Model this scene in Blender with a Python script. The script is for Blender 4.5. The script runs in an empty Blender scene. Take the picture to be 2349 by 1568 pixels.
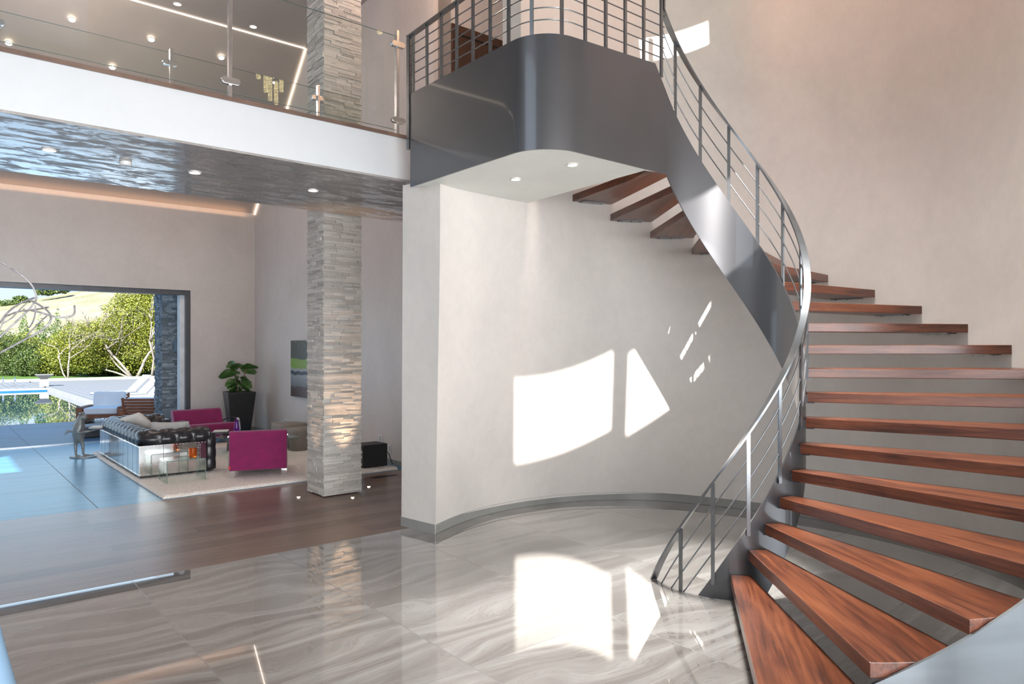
import bpy, bmesh, math, random
from mathutils import Vector, Matrix, noise as mnoise
random.seed(7)
SC = bpy.context.scene
COL = SC.collection
PI = math.pi
# ------------------------------------------------------------------ camera
F_PX, X0, HZ, EYE = 1627.0, 1174.5, 795.0, 1.65
cd = bpy.data.cameras.new('camera'); cam = bpy.data.objects.new('camera', cd); COL.objects.link(cam)
cam.location = (0, 0, EYE); cam.rotation_euler = (PI/2, 0, 0)
cd.sensor_width = 36; cd.lens = F_PX/2349*36; cd.shift_y = (HZ-784)/2349
cd.clip_start = .05; cd.clip_end = 2000
SC.camera = cam
# ------------------------------------------------------------------ colour management
vs = SC.view_settings; vs.view_transform = 'Standard'; vs.look = 'None'; vs.gamma = 1; vs.use_curve_mapping = False
vs.exposure = 0.0
# ------------------------------------------------------------------ house axes: a runs along the bridge, b away from it
TH = math.atan2(.639, .769)
CT, ST = math.cos(TH), math.sin(TH)
def E(a, b, z=0.0): return Vector((a*CT - b*ST, a*ST + b*CT, z))
def toE(x, y): return (x*CT + y*ST, -x*ST + y*CT)
def px(u, d, v=None):            # a point seen at column u (row v) at depth d
    return Vector(((u-X0)/F_PX*d, d, EYE + (HZ-(v if v is not None else HZ))/F_PX*d))
# ------------------------------------------------------------------ sun and sky
SUN_AZ, SUN_EL = math.radians(-1.6), math.radians(34)
def lamp(name, kind, loc, direction=None, **kw):
    l = bpy.data.lights.new(name, kind); o = bpy.data.objects.new(name, l); COL.objects.link(o)
    o.location = loc
    if direction is not None: o.rotation_euler = Vector(direction).to_track_quat('-Z', 'Y').to_euler()
    for k, v in kw.items(): setattr(l, k, v)
    return o
lamp('sun', 'SUN', (0, -10, 12), (math.sin(SUN_AZ)*math.cos(SUN_EL), math.cos(SUN_AZ)*math.cos(SUN_EL), -math.sin(SUN_EL)),
     energy=19.0, angle=math.radians(.35), color=(1, .97, .92))
W = bpy.data.worlds.new('sky'); SC.world = W; W.use_nodes = True
nt = W.node_tree; nt.nodes.clear()
def wn(t, **k):
    n = nt.nodes.new(t)
    for a_, v in k.items(): setattr(n, a_, v)
    return n
wo = wn('ShaderNodeOutputWorld'); bg = wn('ShaderNodeBackground'); tc = wn('ShaderNodeTexCoord'); sp = wn('ShaderNodeSeparateXYZ')
cr = wn('ShaderNodeValToRGB')
cr.color_ramp.elements[0].position = 0.0; cr.color_ramp.elements[0].color = (.80, .90, 1.0, 1)
cr.color_ramp.elements[1].position = .75; cr.color_ramp.elements[1].color = (.22, .48, .95, 1)
e_ = cr.color_ramp.elements.new(.22); e_.color = (.52, .76, 1.0, 1)
nt.links.new(tc.outputs['Generated'], sp.inputs[0]); nt.links.new(sp.outputs['Z'], cr.inputs[0])
nt.links.new(cr.outputs[0], bg.inputs[0]); nt.links.new(bg.outputs[0], wo.inputs[0]); bg.inputs[1].default_value = 1.15
# area lamps: patio opening daylight, plus added fills at unseen hall openings
def win_light(name, a0, a1, b0, b1, z0, z1, direction, power, color):
    c = E((a0+a1)/2, (b0+b1)/2, (z0+z1)/2)
    wdt = math.hypot(a1-a0, b1-b0)
    l = bpy.data.lights.new(name, 'AREA'); l.shape = 'RECTANGLE'; l.size = wdt; l.size_y = z1-z0; l.energy = power; l.color = color
    o = bpy.data.objects.new(name, l); COL.objects.link(o); o.location = c
    d = Vector(direction).normalized()
    zax = -d; yax = Vector((0, 0, 1)); xax = yax.cross(zax)
    o.rotation_euler = Matrix((xax, yax, zax)).transposed().to_euler()
    return o
_l = win_light('fill_entry', -4.6, 3.2, -1.08, -1.08, .1, 3.2, (E(0, 1, -.06)), 330, (.95, .98, 1.0)); _l.data.spread = math.radians(112)  # added fill from behind the viewer, at an unseen opening
win_light('fill_side', 3.7, 6.9, -1.08, -1.08, .1, 3.2, (E(-.05, 1, 0)), 90, (.94, .98, 1.0)).data.spread = math.radians(120)  # added fill for the wall behind the treads
win_light('fill_high_left', -5.35, -5.35, .2, 5.0, 3.4, 7.2, (E(1, 0)), 100, (.88, .94, 1.0))  # added high fill from an unseen opening on the left
win_light('daylight_patio_opening', -6.5, 3.6, 14.2, 14.2, .3, 2.6, (E(0, -1)), 100, (.62, .82, 1.0))
win_light('fill_stair_right', 8.2, 8.2, -.6, 2.2, .3, 3.0, E(-1, .45), 150, (.94, .98, 1.0))  # added fill aimed in under the stairs from the right
_l = win_light('fill_overhead', 3.85, 4.95, 2.9, 2.9, 0, 1.1, (E(0, 1)), 170, (.96, .99, .97)); _l.data.spread = math.radians(50); _l.location = E(4.4, 2.9, 7.70); _l.rotation_euler = (0, 0, TH)  # added overhead fill lamp for treads and stairwell

# ------------------------------------------------------------------ materials
MATS = {}
class NM:
    def __init__(s, name):
        s.m = bpy.data.materials.new(name); s.m.use_nodes = True; s.t = s.m.node_tree
        s.b = s.t.nodes['Principled BSDF']; MATS[name] = s.m
    def n(s, t, **k):
        x = s.t.nodes.new(t)
        for a_, v in k.items():
            if a_ == 'inp':
                for i, w_ in v.items(): x.inputs[i].default_value = w_
            else: setattr(x, a_, v)
        return x
    def l(s, o, i): s.t.links.new(o, i)
    def coord(s, scale=(1, 1, 1), kind='Object', rot=(0, 0, 0), loc=(0, 0, 0)):
        c = s.n('ShaderNodeTexCoord'); m = s.n('ShaderNodeMapping'); m.inputs['Scale'].default_value = scale
        m.inputs['Rotation'].default_value = rot; m.inputs['Location'].default_value = loc
        s.l(c.outputs[kind], m.inputs[0]); return m.outputs[0]
    def noise(s, co, scale, detail=4, rough=.55, dist=0.):
        x = s.n('ShaderNodeTexNoise'); x.inputs['Scale'].default_value = scale; x.inputs['Detail'].default_value = detail
        x.inputs['Roughness'].default_value = rough; x.inputs['Distortion'].default_value = dist
        s.l(co, x.inputs['Vector']); return x.outputs['Fac']
    def ramp(s, fac, stops):
        r = s.n('ShaderNodeValToRGB'); el = r.color_ramp.elements
        while len(el) < len(stops): el.new(.5)
        for i, (p, c) in enumerate(stops): el[i].position = p; el[i].color = (*c, 1) if len(c) == 3 else c
        s.l(fac, r.inputs[0]); return r.outputs[0]
    def mix(s, fac, a_, b_, mode='MIX'):
        x = s.n('ShaderNodeMix', data_type='RGBA', blend_type=mode)
        for v, i in ((fac, 0), (a_, 6), (b_, 7)):
            if isinstance(v, (int, float)): x.inputs[i].default_value = v
            elif isinstance(v, tuple): x.inputs[i].default_value = (*v, 1)
            else: s.l(v, x.inputs[i])
        return x.outputs[2]
    def math(s, op, a_, b_=None, c_=None):
        x = s.n('ShaderNodeMath', operation=op)
        for i, v in enumerate((a_, b_, c_)):
            if v is None: continue
            if isinstance(v, (int, float)): x.inputs[i].default_value = v
            else: s.l(v, x.inputs[i])
        return x.outputs[0]
    def bump(s, h_, strength, dist=.01):
        x = s.n('ShaderNodeBump'); x.inputs['Strength'].default_value = strength; x.inputs['Distance'].default_value = dist
        s.l(h_, x.inputs['Height']); s.l(x.outputs[0], s.b.inputs['Normal'])
    def set(s, **k):
        names = dict(color='Base Color', rough='Roughness', metal='Metallic', coat='Coat Weight', coatr='Coat Roughness', ior='IOR', trans='Transmission Weight',
                     alpha='Alpha', emit='Emission Color', emits='Emission Strength', spec='Specular IOR Level', sheen='Sheen Weight')
        for a_, v in k.items():
            i = s.b.inputs[names[a_]]
            if isinstance(v, bpy.types.NodeSocket): s.l(v, i)
            elif isinstance(v, tuple): i.default_value = (*v, 1)
            else: i.default_value = v
        return s
def simple(name, color, rough=.5, metal=0., var=.12, scale=6., bump=0., bscale=60., **k):
    m = NM(name); co = m.coord()
    f = m.noise(co, scale)
    lo = tuple(max(0, c*(1-var)) for c in color); hi = tuple(min(1, c*(1+var)) for c in color)
    m.set(color=m.ramp(f, [(.3, lo), (.7, hi)]), rough=rough, metal=metal, **k)
    if bump: m.bump(m.noise(co, bscale, 3), bump, .004)
    return m.m
def plaster(name, base, rough=.42, var=.07, coat=0., streak=(1, 1, .8), bump=.05):
    m = NM(name); co = m.coord(streak)
    f1 = m.noise(co, 1.3, 6, .6, .4); f2 = m.noise(co, 14, 5, .65, .3)
    f = m.math('ADD', m.math('MULTIPLY', f1, .7), m.math('MULTIPLY', f2, .3))
    lo = tuple(c*(1-var) for c in base); hi = tuple(min(1, c*(1+var)) for c in base)
    m.set(color=m.ramp(f, [(.36, lo), (.64, hi)]), rough=rough, coat=coat, coatr=.25)
    m.bump(f2, bump, .01); return m.m
PLASTER = plaster('wall_plaster', (.60, .555, .515))
PLASTER_L = plaster('living_plaster', (.52, .48, .455))
FASCIA = plaster('bridge_plaster', (.52, .525, .535), .45, .03)
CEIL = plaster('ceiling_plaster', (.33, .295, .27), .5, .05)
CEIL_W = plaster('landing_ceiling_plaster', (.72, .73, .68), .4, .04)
# burnished plaster below the bridge
m = NM('burnished_plaster'); co = m.coord((.8, 2.2, 1))
f = m.noise(co, 2.2, 9, .72, .9)
g = m.noise(m.coord((1.0, 2.6, 1)), 3.2, 10, .74, .6)
m.set(color=m.ramp(f, [(.38, (.26, .235, .22)), (.62, (.34, .31, .295))]), rough=m.ramp(g, [(.46, (.14, .14, .14)), (.54, (.5, .5, .5))]), coat=m.ramp(g, [(.44, (.9, .9, .9)), (.53, (.05, .05, .05))]), coatr=.12)
m.bump(g, .10, .012); BURN = m.m
# ribboned porcelain tiles
def tilesheet(name, tx, ty, ox, oy, dark, mid, light, rough, coat=0., joint=(.16, .15, .14), jw=.0035, vs_=1.0, spec=.5):
    m = NM(name); c = m.n('ShaderNodeTexCoord'); s_ = m.n('ShaderNodeSeparateXYZ'); m.l(c.outputs['Object'], s_.inputs[0])
    u = m.math('DIVIDE', m.math('SUBTRACT', s_.outputs[0], ox), tx); v = m.math('DIVIDE', m.math('SUBTRACT', s_.outputs[1], oy), ty)
    fu, fv = m.math('FLOOR', u), m.math('FLOOR', v)
    cu = m.math('MULTIPLY', m.math('MINIMUM', m.math('FRACT', u), m.math('SUBTRACT', 1, m.math('FRACT', u))), tx)
    cv = m.math('MULTIPLY', m.math('MINIMUM', m.math('FRACT', v), m.math('SUBTRACT', 1, m.math('FRACT', v))), ty)
    jl = m.math('LESS_THAN', m.math('MINIMUM', cu, cv), jw)
    cb = m.n('ShaderNodeCombineXYZ'); m.l(fu, cb.inputs[0]); m.l(fv, cb.inputs[1])
    wnz = m.n('ShaderNodeTexWhiteNoise', noise_dimensions='3D'); m.l(cb.outputs[0], wnz.inputs[0])
    off = m.n('ShaderNodeVectorMath', operation='SCALE'); m.l(wnz.outputs['Color'], off.inputs[0]); off.inputs['Scale'].default_value = 37.
    ad = m.n('ShaderNodeVectorMath', operation='ADD'); m.l(c.outputs['Object'], ad.inputs[0]); m.l(off.outputs[0], ad.inputs[1])
    mp = m.n('ShaderNodeMapping'); mp.inputs['Scale'].default_value = (.6*vs_, 1.25*vs_, 1); m.l(ad.outputs[0], mp.inputs[0])
    mp.inputs['Rotation'].default_value = (0, 0, .10)
    warp = m.n('ShaderNodeTexNoise'); warp.inputs['Scale'].default_value = .9; warp.inputs['Detail'].default_value = 2; m.l(mp.outputs[0], warp.inputs['Vector'])
    sc = m.n('ShaderNodeVectorMath', operation='SCALE'); m.l(warp.outputs['Color'], sc.inputs[0]); sc.inputs['Scale'].default_value = 1.5
    a2 = m.n('ShaderNodeVectorMath', operation='ADD'); m.l(mp.outputs[0], a2.inputs[0]); m.l(sc.outputs[0], a2.inputs[1])
    st = m.n('ShaderNodeMapping'); st.inputs['Scale'].default_value = (.5, 1.7, 1); m.l(a2.outputs[0], st.inputs[0])
    n1 = m.noise(st.outputs[0], 1.3, 3, .5)
    st2 = m.n('ShaderNodeMapping'); st2.inputs['Scale'].default_value = (.35, 5.0, 1); m.l(a2.outputs[0], st2.inputs[0])
    n2 = m.noise(st2.outputs[0], 2.6, 7, .68)
    wv = m.n('ShaderNodeTexWave', bands_direction='Y'); wv.inputs['Scale'].default_value = 1.25; wv.inputs['Distortion'].default_value = 3.5
    wv.inputs['Detail'].default_value = 4; wv.inputs['Detail Scale'].default_value = 1.6; m.l(a2.outputs[0], wv.inputs['Vector'])
    f = m.math('ADD', m.math('MULTIPLY', n1, .42), m.math('ADD', m.math('MULTIPLY', n2, .46), m.math('MULTIPLY', wv.outputs['Fac'], .12)))
    base = m.ramp(f, [(.34, dark), (.46, mid), (.56, tuple((a_+b_)/2 for a_, b_ in zip(mid, light))), (.68, light)])
    fine = m.ramp(m.math('ABSOLUTE', m.math('SUBTRACT', n2, .5)), [(.0, (.72, .70, .69)), (.018, (1, 1, 1))])
    base = m.mix(.8, base, fine, 'MULTIPLY')
    m.set(color=m.mix(jl, base, joint), rough=m.math('ADD', rough, m.math('MULTIPLY', jl, .4)), coat=coat, coatr=.02, spec=spec, ior=1.75 if coat else 1.5)
    return m.m
TILE = tilesheet('veined_porcelain', 1.045, 1.045, 1.137, 3.99, (.12, .102, .09), (.19, .17, .156), (.31, .292, .275), .018, 1.0)
SLATE = tilesheet('slate_sky_tint', 1.5, 1.5, 1.38, 8.27, (.03, .15, .27), (.04, .185, .33), (.055, .22, .38), .30, 0, (.12, .13, .14), .004, .6, .3)  # grey slate; blue of the reflected sky put into its base colour
SLATE_O = tilesheet('terrace_slate_sky_tint', 1.5, 1.5, 1.38, 14.4, (.05, .12, .20), (.07, .16, .26), (.09, .20, .32), .35, 0, (.12, .13, .14), .004, .6)  # sky reflection coloured into the grey terrace slate as well
# oak planks
def planks(name, w_, ln, c1, c2, c3, rough, bumpv=.25):
    m = NM(name); br = m.n('ShaderNodeTexBrick'); br.offset = .37; br.offset_frequency = 2
    m.l(m.coord(), br.inputs['Vector'])
    br.inputs['Color1'].default_value = (0, 0, 0, 1); br.inputs['Color2'].default_value = (1, 1, 1, 1); br.inputs['Mortar'].default_value = (.5, .5, .5, 1)
    br.inputs['Scale'].default_value = 1; br.inputs['Mortar Size'].default_value = .0016; br.inputs['Brick Width'].default_value = ln; br.inputs['Row Height'].default_value = w_
    n1 = m.noise(m.coord((1.1, 22, 1)), 2.4, 8, .7, .35); n2 = m.noise(m.coord((.5, 3, 1)), 2.0, 4, .6)
    f = m.math('ADD', m.math('MULTIPLY', n1, .55), m.math('ADD', m.math('MULTIPLY', n2, .2), m.math('MULTIPLY', br.outputs['Color'], .22)))
    col = m.ramp(f, [(.3, c1), (.5, c2), (.72, c3)])
    m.set(color=m.mix(br.outputs['Fac'], col, tuple(c*.35 for c in c1)), rough=rough, coat=.25, coatr=.2)
    m.bump(m.math('SUBTRACT', n1, m.math('MULTIPLY', br.outputs['Fac'], .6)), bumpv, .004); return m.m
OAK = planks('smoked_oak', .19, 1.9, (.075, .043, .032), (.15, .092, .068), (.24, .165, .13), .38)
# mahogany treads
m = NM('mahogany'); oi = m.n('ShaderNodeObjectInfo')
c = m.n('ShaderNodeTexCoord'); ad = m.n('ShaderNodeVectorMath', operation='ADD'); sc_ = m.n('ShaderNodeVectorMath', operation='SCALE')
cb = m.n('ShaderNodeCombineXYZ'); m.l(oi.outputs['Random'], cb.inputs[0]); m.l(oi.outputs['Random'], cb.inputs[1]); m.l(oi.outputs['Random'], cb.inputs[2])
m.l(cb.outputs[0], sc_.inputs[0]); sc_.inputs['Scale'].default_value = 23; m.l(c.outputs['Object'], ad.inputs[0]); m.l(sc_.outputs[0], ad.inputs[1])
mp = m.n('ShaderNodeMapping'); mp.inputs['Scale'].default_value = (1.5, 26, 26); mp.inputs['Rotation'].default_value = (0, 0, -.1); m.l(ad.outputs[0], mp.inputs[0])
n1 = m.noise(mp.outputs[0], 1.6, 8, .62, .5)
mp2 = m.n('ShaderNodeMapping'); mp2.inputs['Scale'].default_value = (.7, 3.2, 3.2); m.l(ad.outputs[0], mp2.inputs[0])
n2 = m.noise(mp2.outputs[0], 2, 4, .55, .6)
mp3 = m.n('ShaderNodeMapping'); mp3.inputs['Scale'].default_value = (8, 60, 60); m.l(ad.outputs[0], mp3.inputs[0])
n3 = m.noise(mp3.outputs[0], 2, 3, .5)
f = m.math('ADD', m.math('MULTIPLY', n1, .5), m.math('ADD', m.math('MULTIPLY', n2, .4), m.math('MULTIPLY', n3, .1)))
m.set(color=m.ramp(f, [(.36, (.036, .011, .006)), (.46, (.10, .028, .013)), (.56, (.165, .050, .021)), (.68, (.23, .080, .034))]), rough=.30, coat=.15, coatr=.25)
m.bump(n1, .05, .003); WOOD = m.m
# steels
def steel(name, col, rough, coat=0., metal=1., an=(1, 1, 6)):
    m = NM(name); n_ = m.noise(m.coord(an), 2, 2, .5)
    m.set(color=m.ramp(n_, [(.3, tuple(c*.9 for c in col)), (.7, tuple(c*1.1 for c in col))]), rough=rough, metal=metal, coat=coat, coatr=.05)
    return m.m
STEEL = steel('waxed_steel', (.105, .103, .109), .36, .55, .8, (.6, .6, .6))
STEEL_R = steel('rail_steel', (.20, .205, .215), .26, .2, .9)
CHROME = steel('polished_chrome', (.72, .73, .75), .08)
BRUSHED = steel('brushed_nickel', (.60, .60, .61), .25)
ALU = steel('riveted_aluminium', (.66, .66, .655), .12, 0, 1, (2, 2, 2))
FRAME = simple('window_frame_metal', (.09, .095, .105), .4, .6)
WHITEF = simple('white_frame', (.62, .65, .68), .4)
def glass(name, tint=(.93, .98, .95), rough=0.):
    m = NM(name); t = m.n('ShaderNodeBsdfTransparent'); g_ = m.n('ShaderNodeBsdfGlossy'); fr = m.n('ShaderNodeFresnel'); mx = m.n('ShaderNodeMixShader')
    t.inputs[0].default_value = (*tint, 1); g_.inputs['Roughness'].default_value = rough; fr.inputs[0].default_value = 1.5
    gm = m.n('ShaderNodeNewGeometry'); 
    m.l(m.math('MULTIPLY', fr.outputs[0], m.math('SUBTRACT', 1, gm.outputs['Backfacing'])), mx.inputs[0]); m.l(t.outputs[0], mx.inputs[1]); m.l(g_.outputs[0], mx.inputs[2])
    m.l(mx.outputs[0], m.t.nodes['Material Output'].inputs[0]); return m.m
GLASS = glass('clear_glass', (.975, .992, .982)); GLASS_G = glass('greenish_glass', (.86, .94, .90))
GLASS_E = simple('glass_edge', (.16, .21, .19), .1, 0, .05)
ORANGE = NM('amber_glass').set(color=(.75, .18, .02), rough=.05, trans=.7, ior=1.45).m
PURPLE = NM('purple_glass').set(color=(.32, .04, .55), rough=.05, trans=.7, ior=1.45).m
LEATHER = simple('black_leather', (.018, .017, .020), .32, 0, .2, 5, .12, 160, coat=.2, coatr=.3)
MAGENTA = simple('magenta_wool', (.215, .006, .085), .85, 0, .12, 9, .35, 420, sheen=.35)
TAUPE = simple('taupe_wool', (.24, .215, .19), .9, 0, .08, 9, .3, 420)
CREAM = simple('cream_linen', (.70, .65, .61), .9, 0, .08, 12, .4, 300)
GREYP = simple('grey_knit', (.42, .42, .41), .9, 0, .08, 12, .5, 200)
RUG = simple('shag_wool', (.78, .73, .69), .95, 0, .16, 70, .9, 260)
BLACK = simple('black_lacquer', (.012, .012, .014), .35, 0, .3, 9)
BLACKG = simple('charcoal_vinyl', (.02, .02, .022), .6, 0, .4, 120, .4, 300)
BRONZE = simple('aged_bronze', (.24, .25, .25), .5, .5, .3, 12, .2, 60)
LEAF = simple('fig_leaf', (.045, .105, .022), .4, 0, .35, 5)
STEMM = simple('plant_stem', (.12, .09, .05), .8)
SOIL = simple('potting_soil', (.03, .022, .015), .95)
STONE = NM('split_stone'); _c = STONE.coord(); _at = STONE.n('ShaderNodeAttribute', attribute_name='tone')
_f = STONE.math('ADD', STONE.math('MULTIPLY', _at.outputs['Fac'], .6), STONE.math('MULTIPLY', STONE.noise(_c, 26, 6, .7), .4))
STONE.set(color=STONE.ramp(_f, [(.1, (.36, .33, .30)), (.5, (.50, .465, .43)), (.9, (.60, .57, .53))]), rough=.75)
STONE.bump(STONE.noise(_c, 40, 6, .7), .55, .02); STONE = STONE.m
STONE_D = NM('dark_ledgestone'); _c = STONE_D.coord(); _at = STONE_D.n('ShaderNodeAttribute', attribute_name='tone')
STONE_D.set(color=STONE_D.ramp(_at.outputs['Fac'], [(.1, (.13, .15, .16)), (.5, (.20, .235, .26)), (.9, (.32, .36, .39))]), rough=.8)
STONE_D.bump(STONE_D.noise(_c, 40, 6, .7), .5, .02); STONE_D = STONE_D.m
SKIRT = simple('baseboard_stone', (.23, .225, .21), .28, 0, .12, 3)
DOORW = NM('dark_walnut'); _n = DOORW.noise(DOORW.coord((9, 9, .7)), 3, 7, .65, .4)
DOORW.set(color=DOORW.ramp(_n, [(.3, (.035, .018, .012)), (.7, (.10, .05, .032))]), rough=.4); DOORW = DOORW.m
TEAK = NM('teak'); _n = TEAK.noise(TEAK.coord((3, 3, 14)), 3, 6, .6, .4)
TEAK.set(color=TEAK.ramp(_n, [(.3, (.16, .055, .025)), (.7, (.33, .13, .06))]), rough=.5); TEAK = TEAK.m
WHITE = simple('white_sling', (.27, .275, .28), .7, 0, .04)
CUSH = simple('outdoor_cushion', (.80, .80, .80), .85, 0, .04)
CONC = simple('pale_concrete', (.24, .24, .235), .8, 0, .08, 3)
DECK = NM('pale_deck'); _s = DECK.n('ShaderNodeTexWave', bands_direction='X'); _s.inputs['Scale'].default_value = 1.3; DECK.l(DECK.coord(), _s.inputs['Vector'])
DECK.set(color=DECK.ramp(_s.outputs['Fac'], [(.0, (.12, .13, .145)), (.1, (.17, .18, .195)), (1, (.19, .20, .215))]), rough=.6); DECK = DECK.m
POOLB = NM('pool_water'); POOLB.set(color=(.005, .10, .24), rough=.02, coat=1.0, coatr=.01, ior=1.4)
POOLB.bump(POOLB.noise(POOLB.coord((1, 1, 1)), 2.2, 2, .5), .05, .02); POOLB = POOLB.m
POOLT = simple('blue_pool_tile', (.01, .10, .38), .25)
GRASS = NM('dry_hillside'); _c = GRASS.coord()
_f = GRASS.math('ADD', GRASS.math('MULTIPLY', GRASS.noise(_c, .09, 4, .6), .5), GRASS.math('MULTIPLY', GRASS.noise(GRASS.coord((1, .4, 2)), 1.6, 8, .8), .5))
GRASS.set(color=GRASS.ramp(_f, [(.38, (.10, .11, .035)), (.46, (.20, .185, .10)), (.58, (.31, .27, .19))]), rough=.95); GRASS = GRASS.m
LAWN = simple('lawn_green', (.06, .13, .01), .9, 0, .3, 40)
BARK = simple('pale_bark', (.22, .19, .165), .85, 0, .2, 8)
TWIG = simple('silver_twig', (.24, .225, .23), .5, 0, .4, 60)
PEDM = simple('pale_blue_lacquer', (.15, .24, .34), .55, 0, .03)
def foliage_mat(name, c1, c2, c3):
    m = NM(name); a_ = m.n('ShaderNodeAttribute', attribute_name='tone')
    m.set(color=m.ramp(a_.outputs['Fac'], [(.0, c1), (.5, c2), (1, c3)]), rough=.55); return m.m
FOL = [foliage_mat('olive_foliage', (.03, .05, .005), (.14, .165, .012), (.34, .33, .05)),
       foliage_mat('deep_foliage', (.008, .02, .006), (.045, .08, .012), (.14, .18, .04)),
       foliage_mat('cypress_foliage', (.016, .045, .008), (.05, .11, .012), (.10, .19, .02))]
def emis(name, col, s_):
    m = NM(name); m.set(color=(.8, .8, .8), emit=col, emits=s_, rough=.4); return m.m
LED = emis('led_strip_light', (1, .80, .62), 7.); LENS = emis('downlight_lens', (1, .86, .70), 9.); UPL = emis('uplight_lens', (1, .74, .48), 25.)
CRYST = NM('lit_crystal'); CRYST.set(color=(.9, .8, .5), rough=.1, emit=CRYST.ramp(CRYST.noise(CRYST.coord(), 45, 3, .6), [(.42, (.25, .17, .05)), (.62, (1, .85, .45))]), emits=18.); CRYST = CRYST.m
PAPER = simple('paper', (.62, .62, .60), .6, 0, .1, 60); PLASTIC = simple('white_plastic', (.62, .61, .60), .4, 0, .03)
ART = NM('abstract_painting'); _c = ART.n('ShaderNodeTexCoord'); _s = ART.n('ShaderNodeSeparateXYZ'); ART.l(_c.outputs['Object'], _s.inputs[0])
_z = ART.math('ADD', _s.outputs[2], ART.math('MULTIPLY', ART.math('SUBTRACT', ART.noise(ART.coord((1, 2.2, 1)), 2, 2), .5), .08))
_r = ART.ramp(_z, [(0, (.05, .022, .016)), (.17, (.06, .035, .03)), (.19, (.12, .125, .14)), (.27, (.17, .18, .20)), (.375, (.24, .26, .29)), (.385, (.02, .025, .045)), (.44, (.02, .025, .045)), (.45, (.28, .29, .30)), (.49, (.26, .28, .28)), (.50, (.16, .27, .02)), (.655, (.13, .25, .02)), (.67, (.012, .02, .012))])
for n_ in ART.t.nodes:
    if n_.type == 'VALTORGB': n_.color_ramp.interpolation = 'LINEAR'
ART.set(color=ART.mix(ART.math('MULTIPLY', ART.math('GREATER_THAN', ART.noise(ART.coord((3, 6, 1)), 4, 4), .63), ART.math('GREATER_THAN', _z, .68)), _r, (.20, .17, .03)), rough=.3); ART = ART.m

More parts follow.
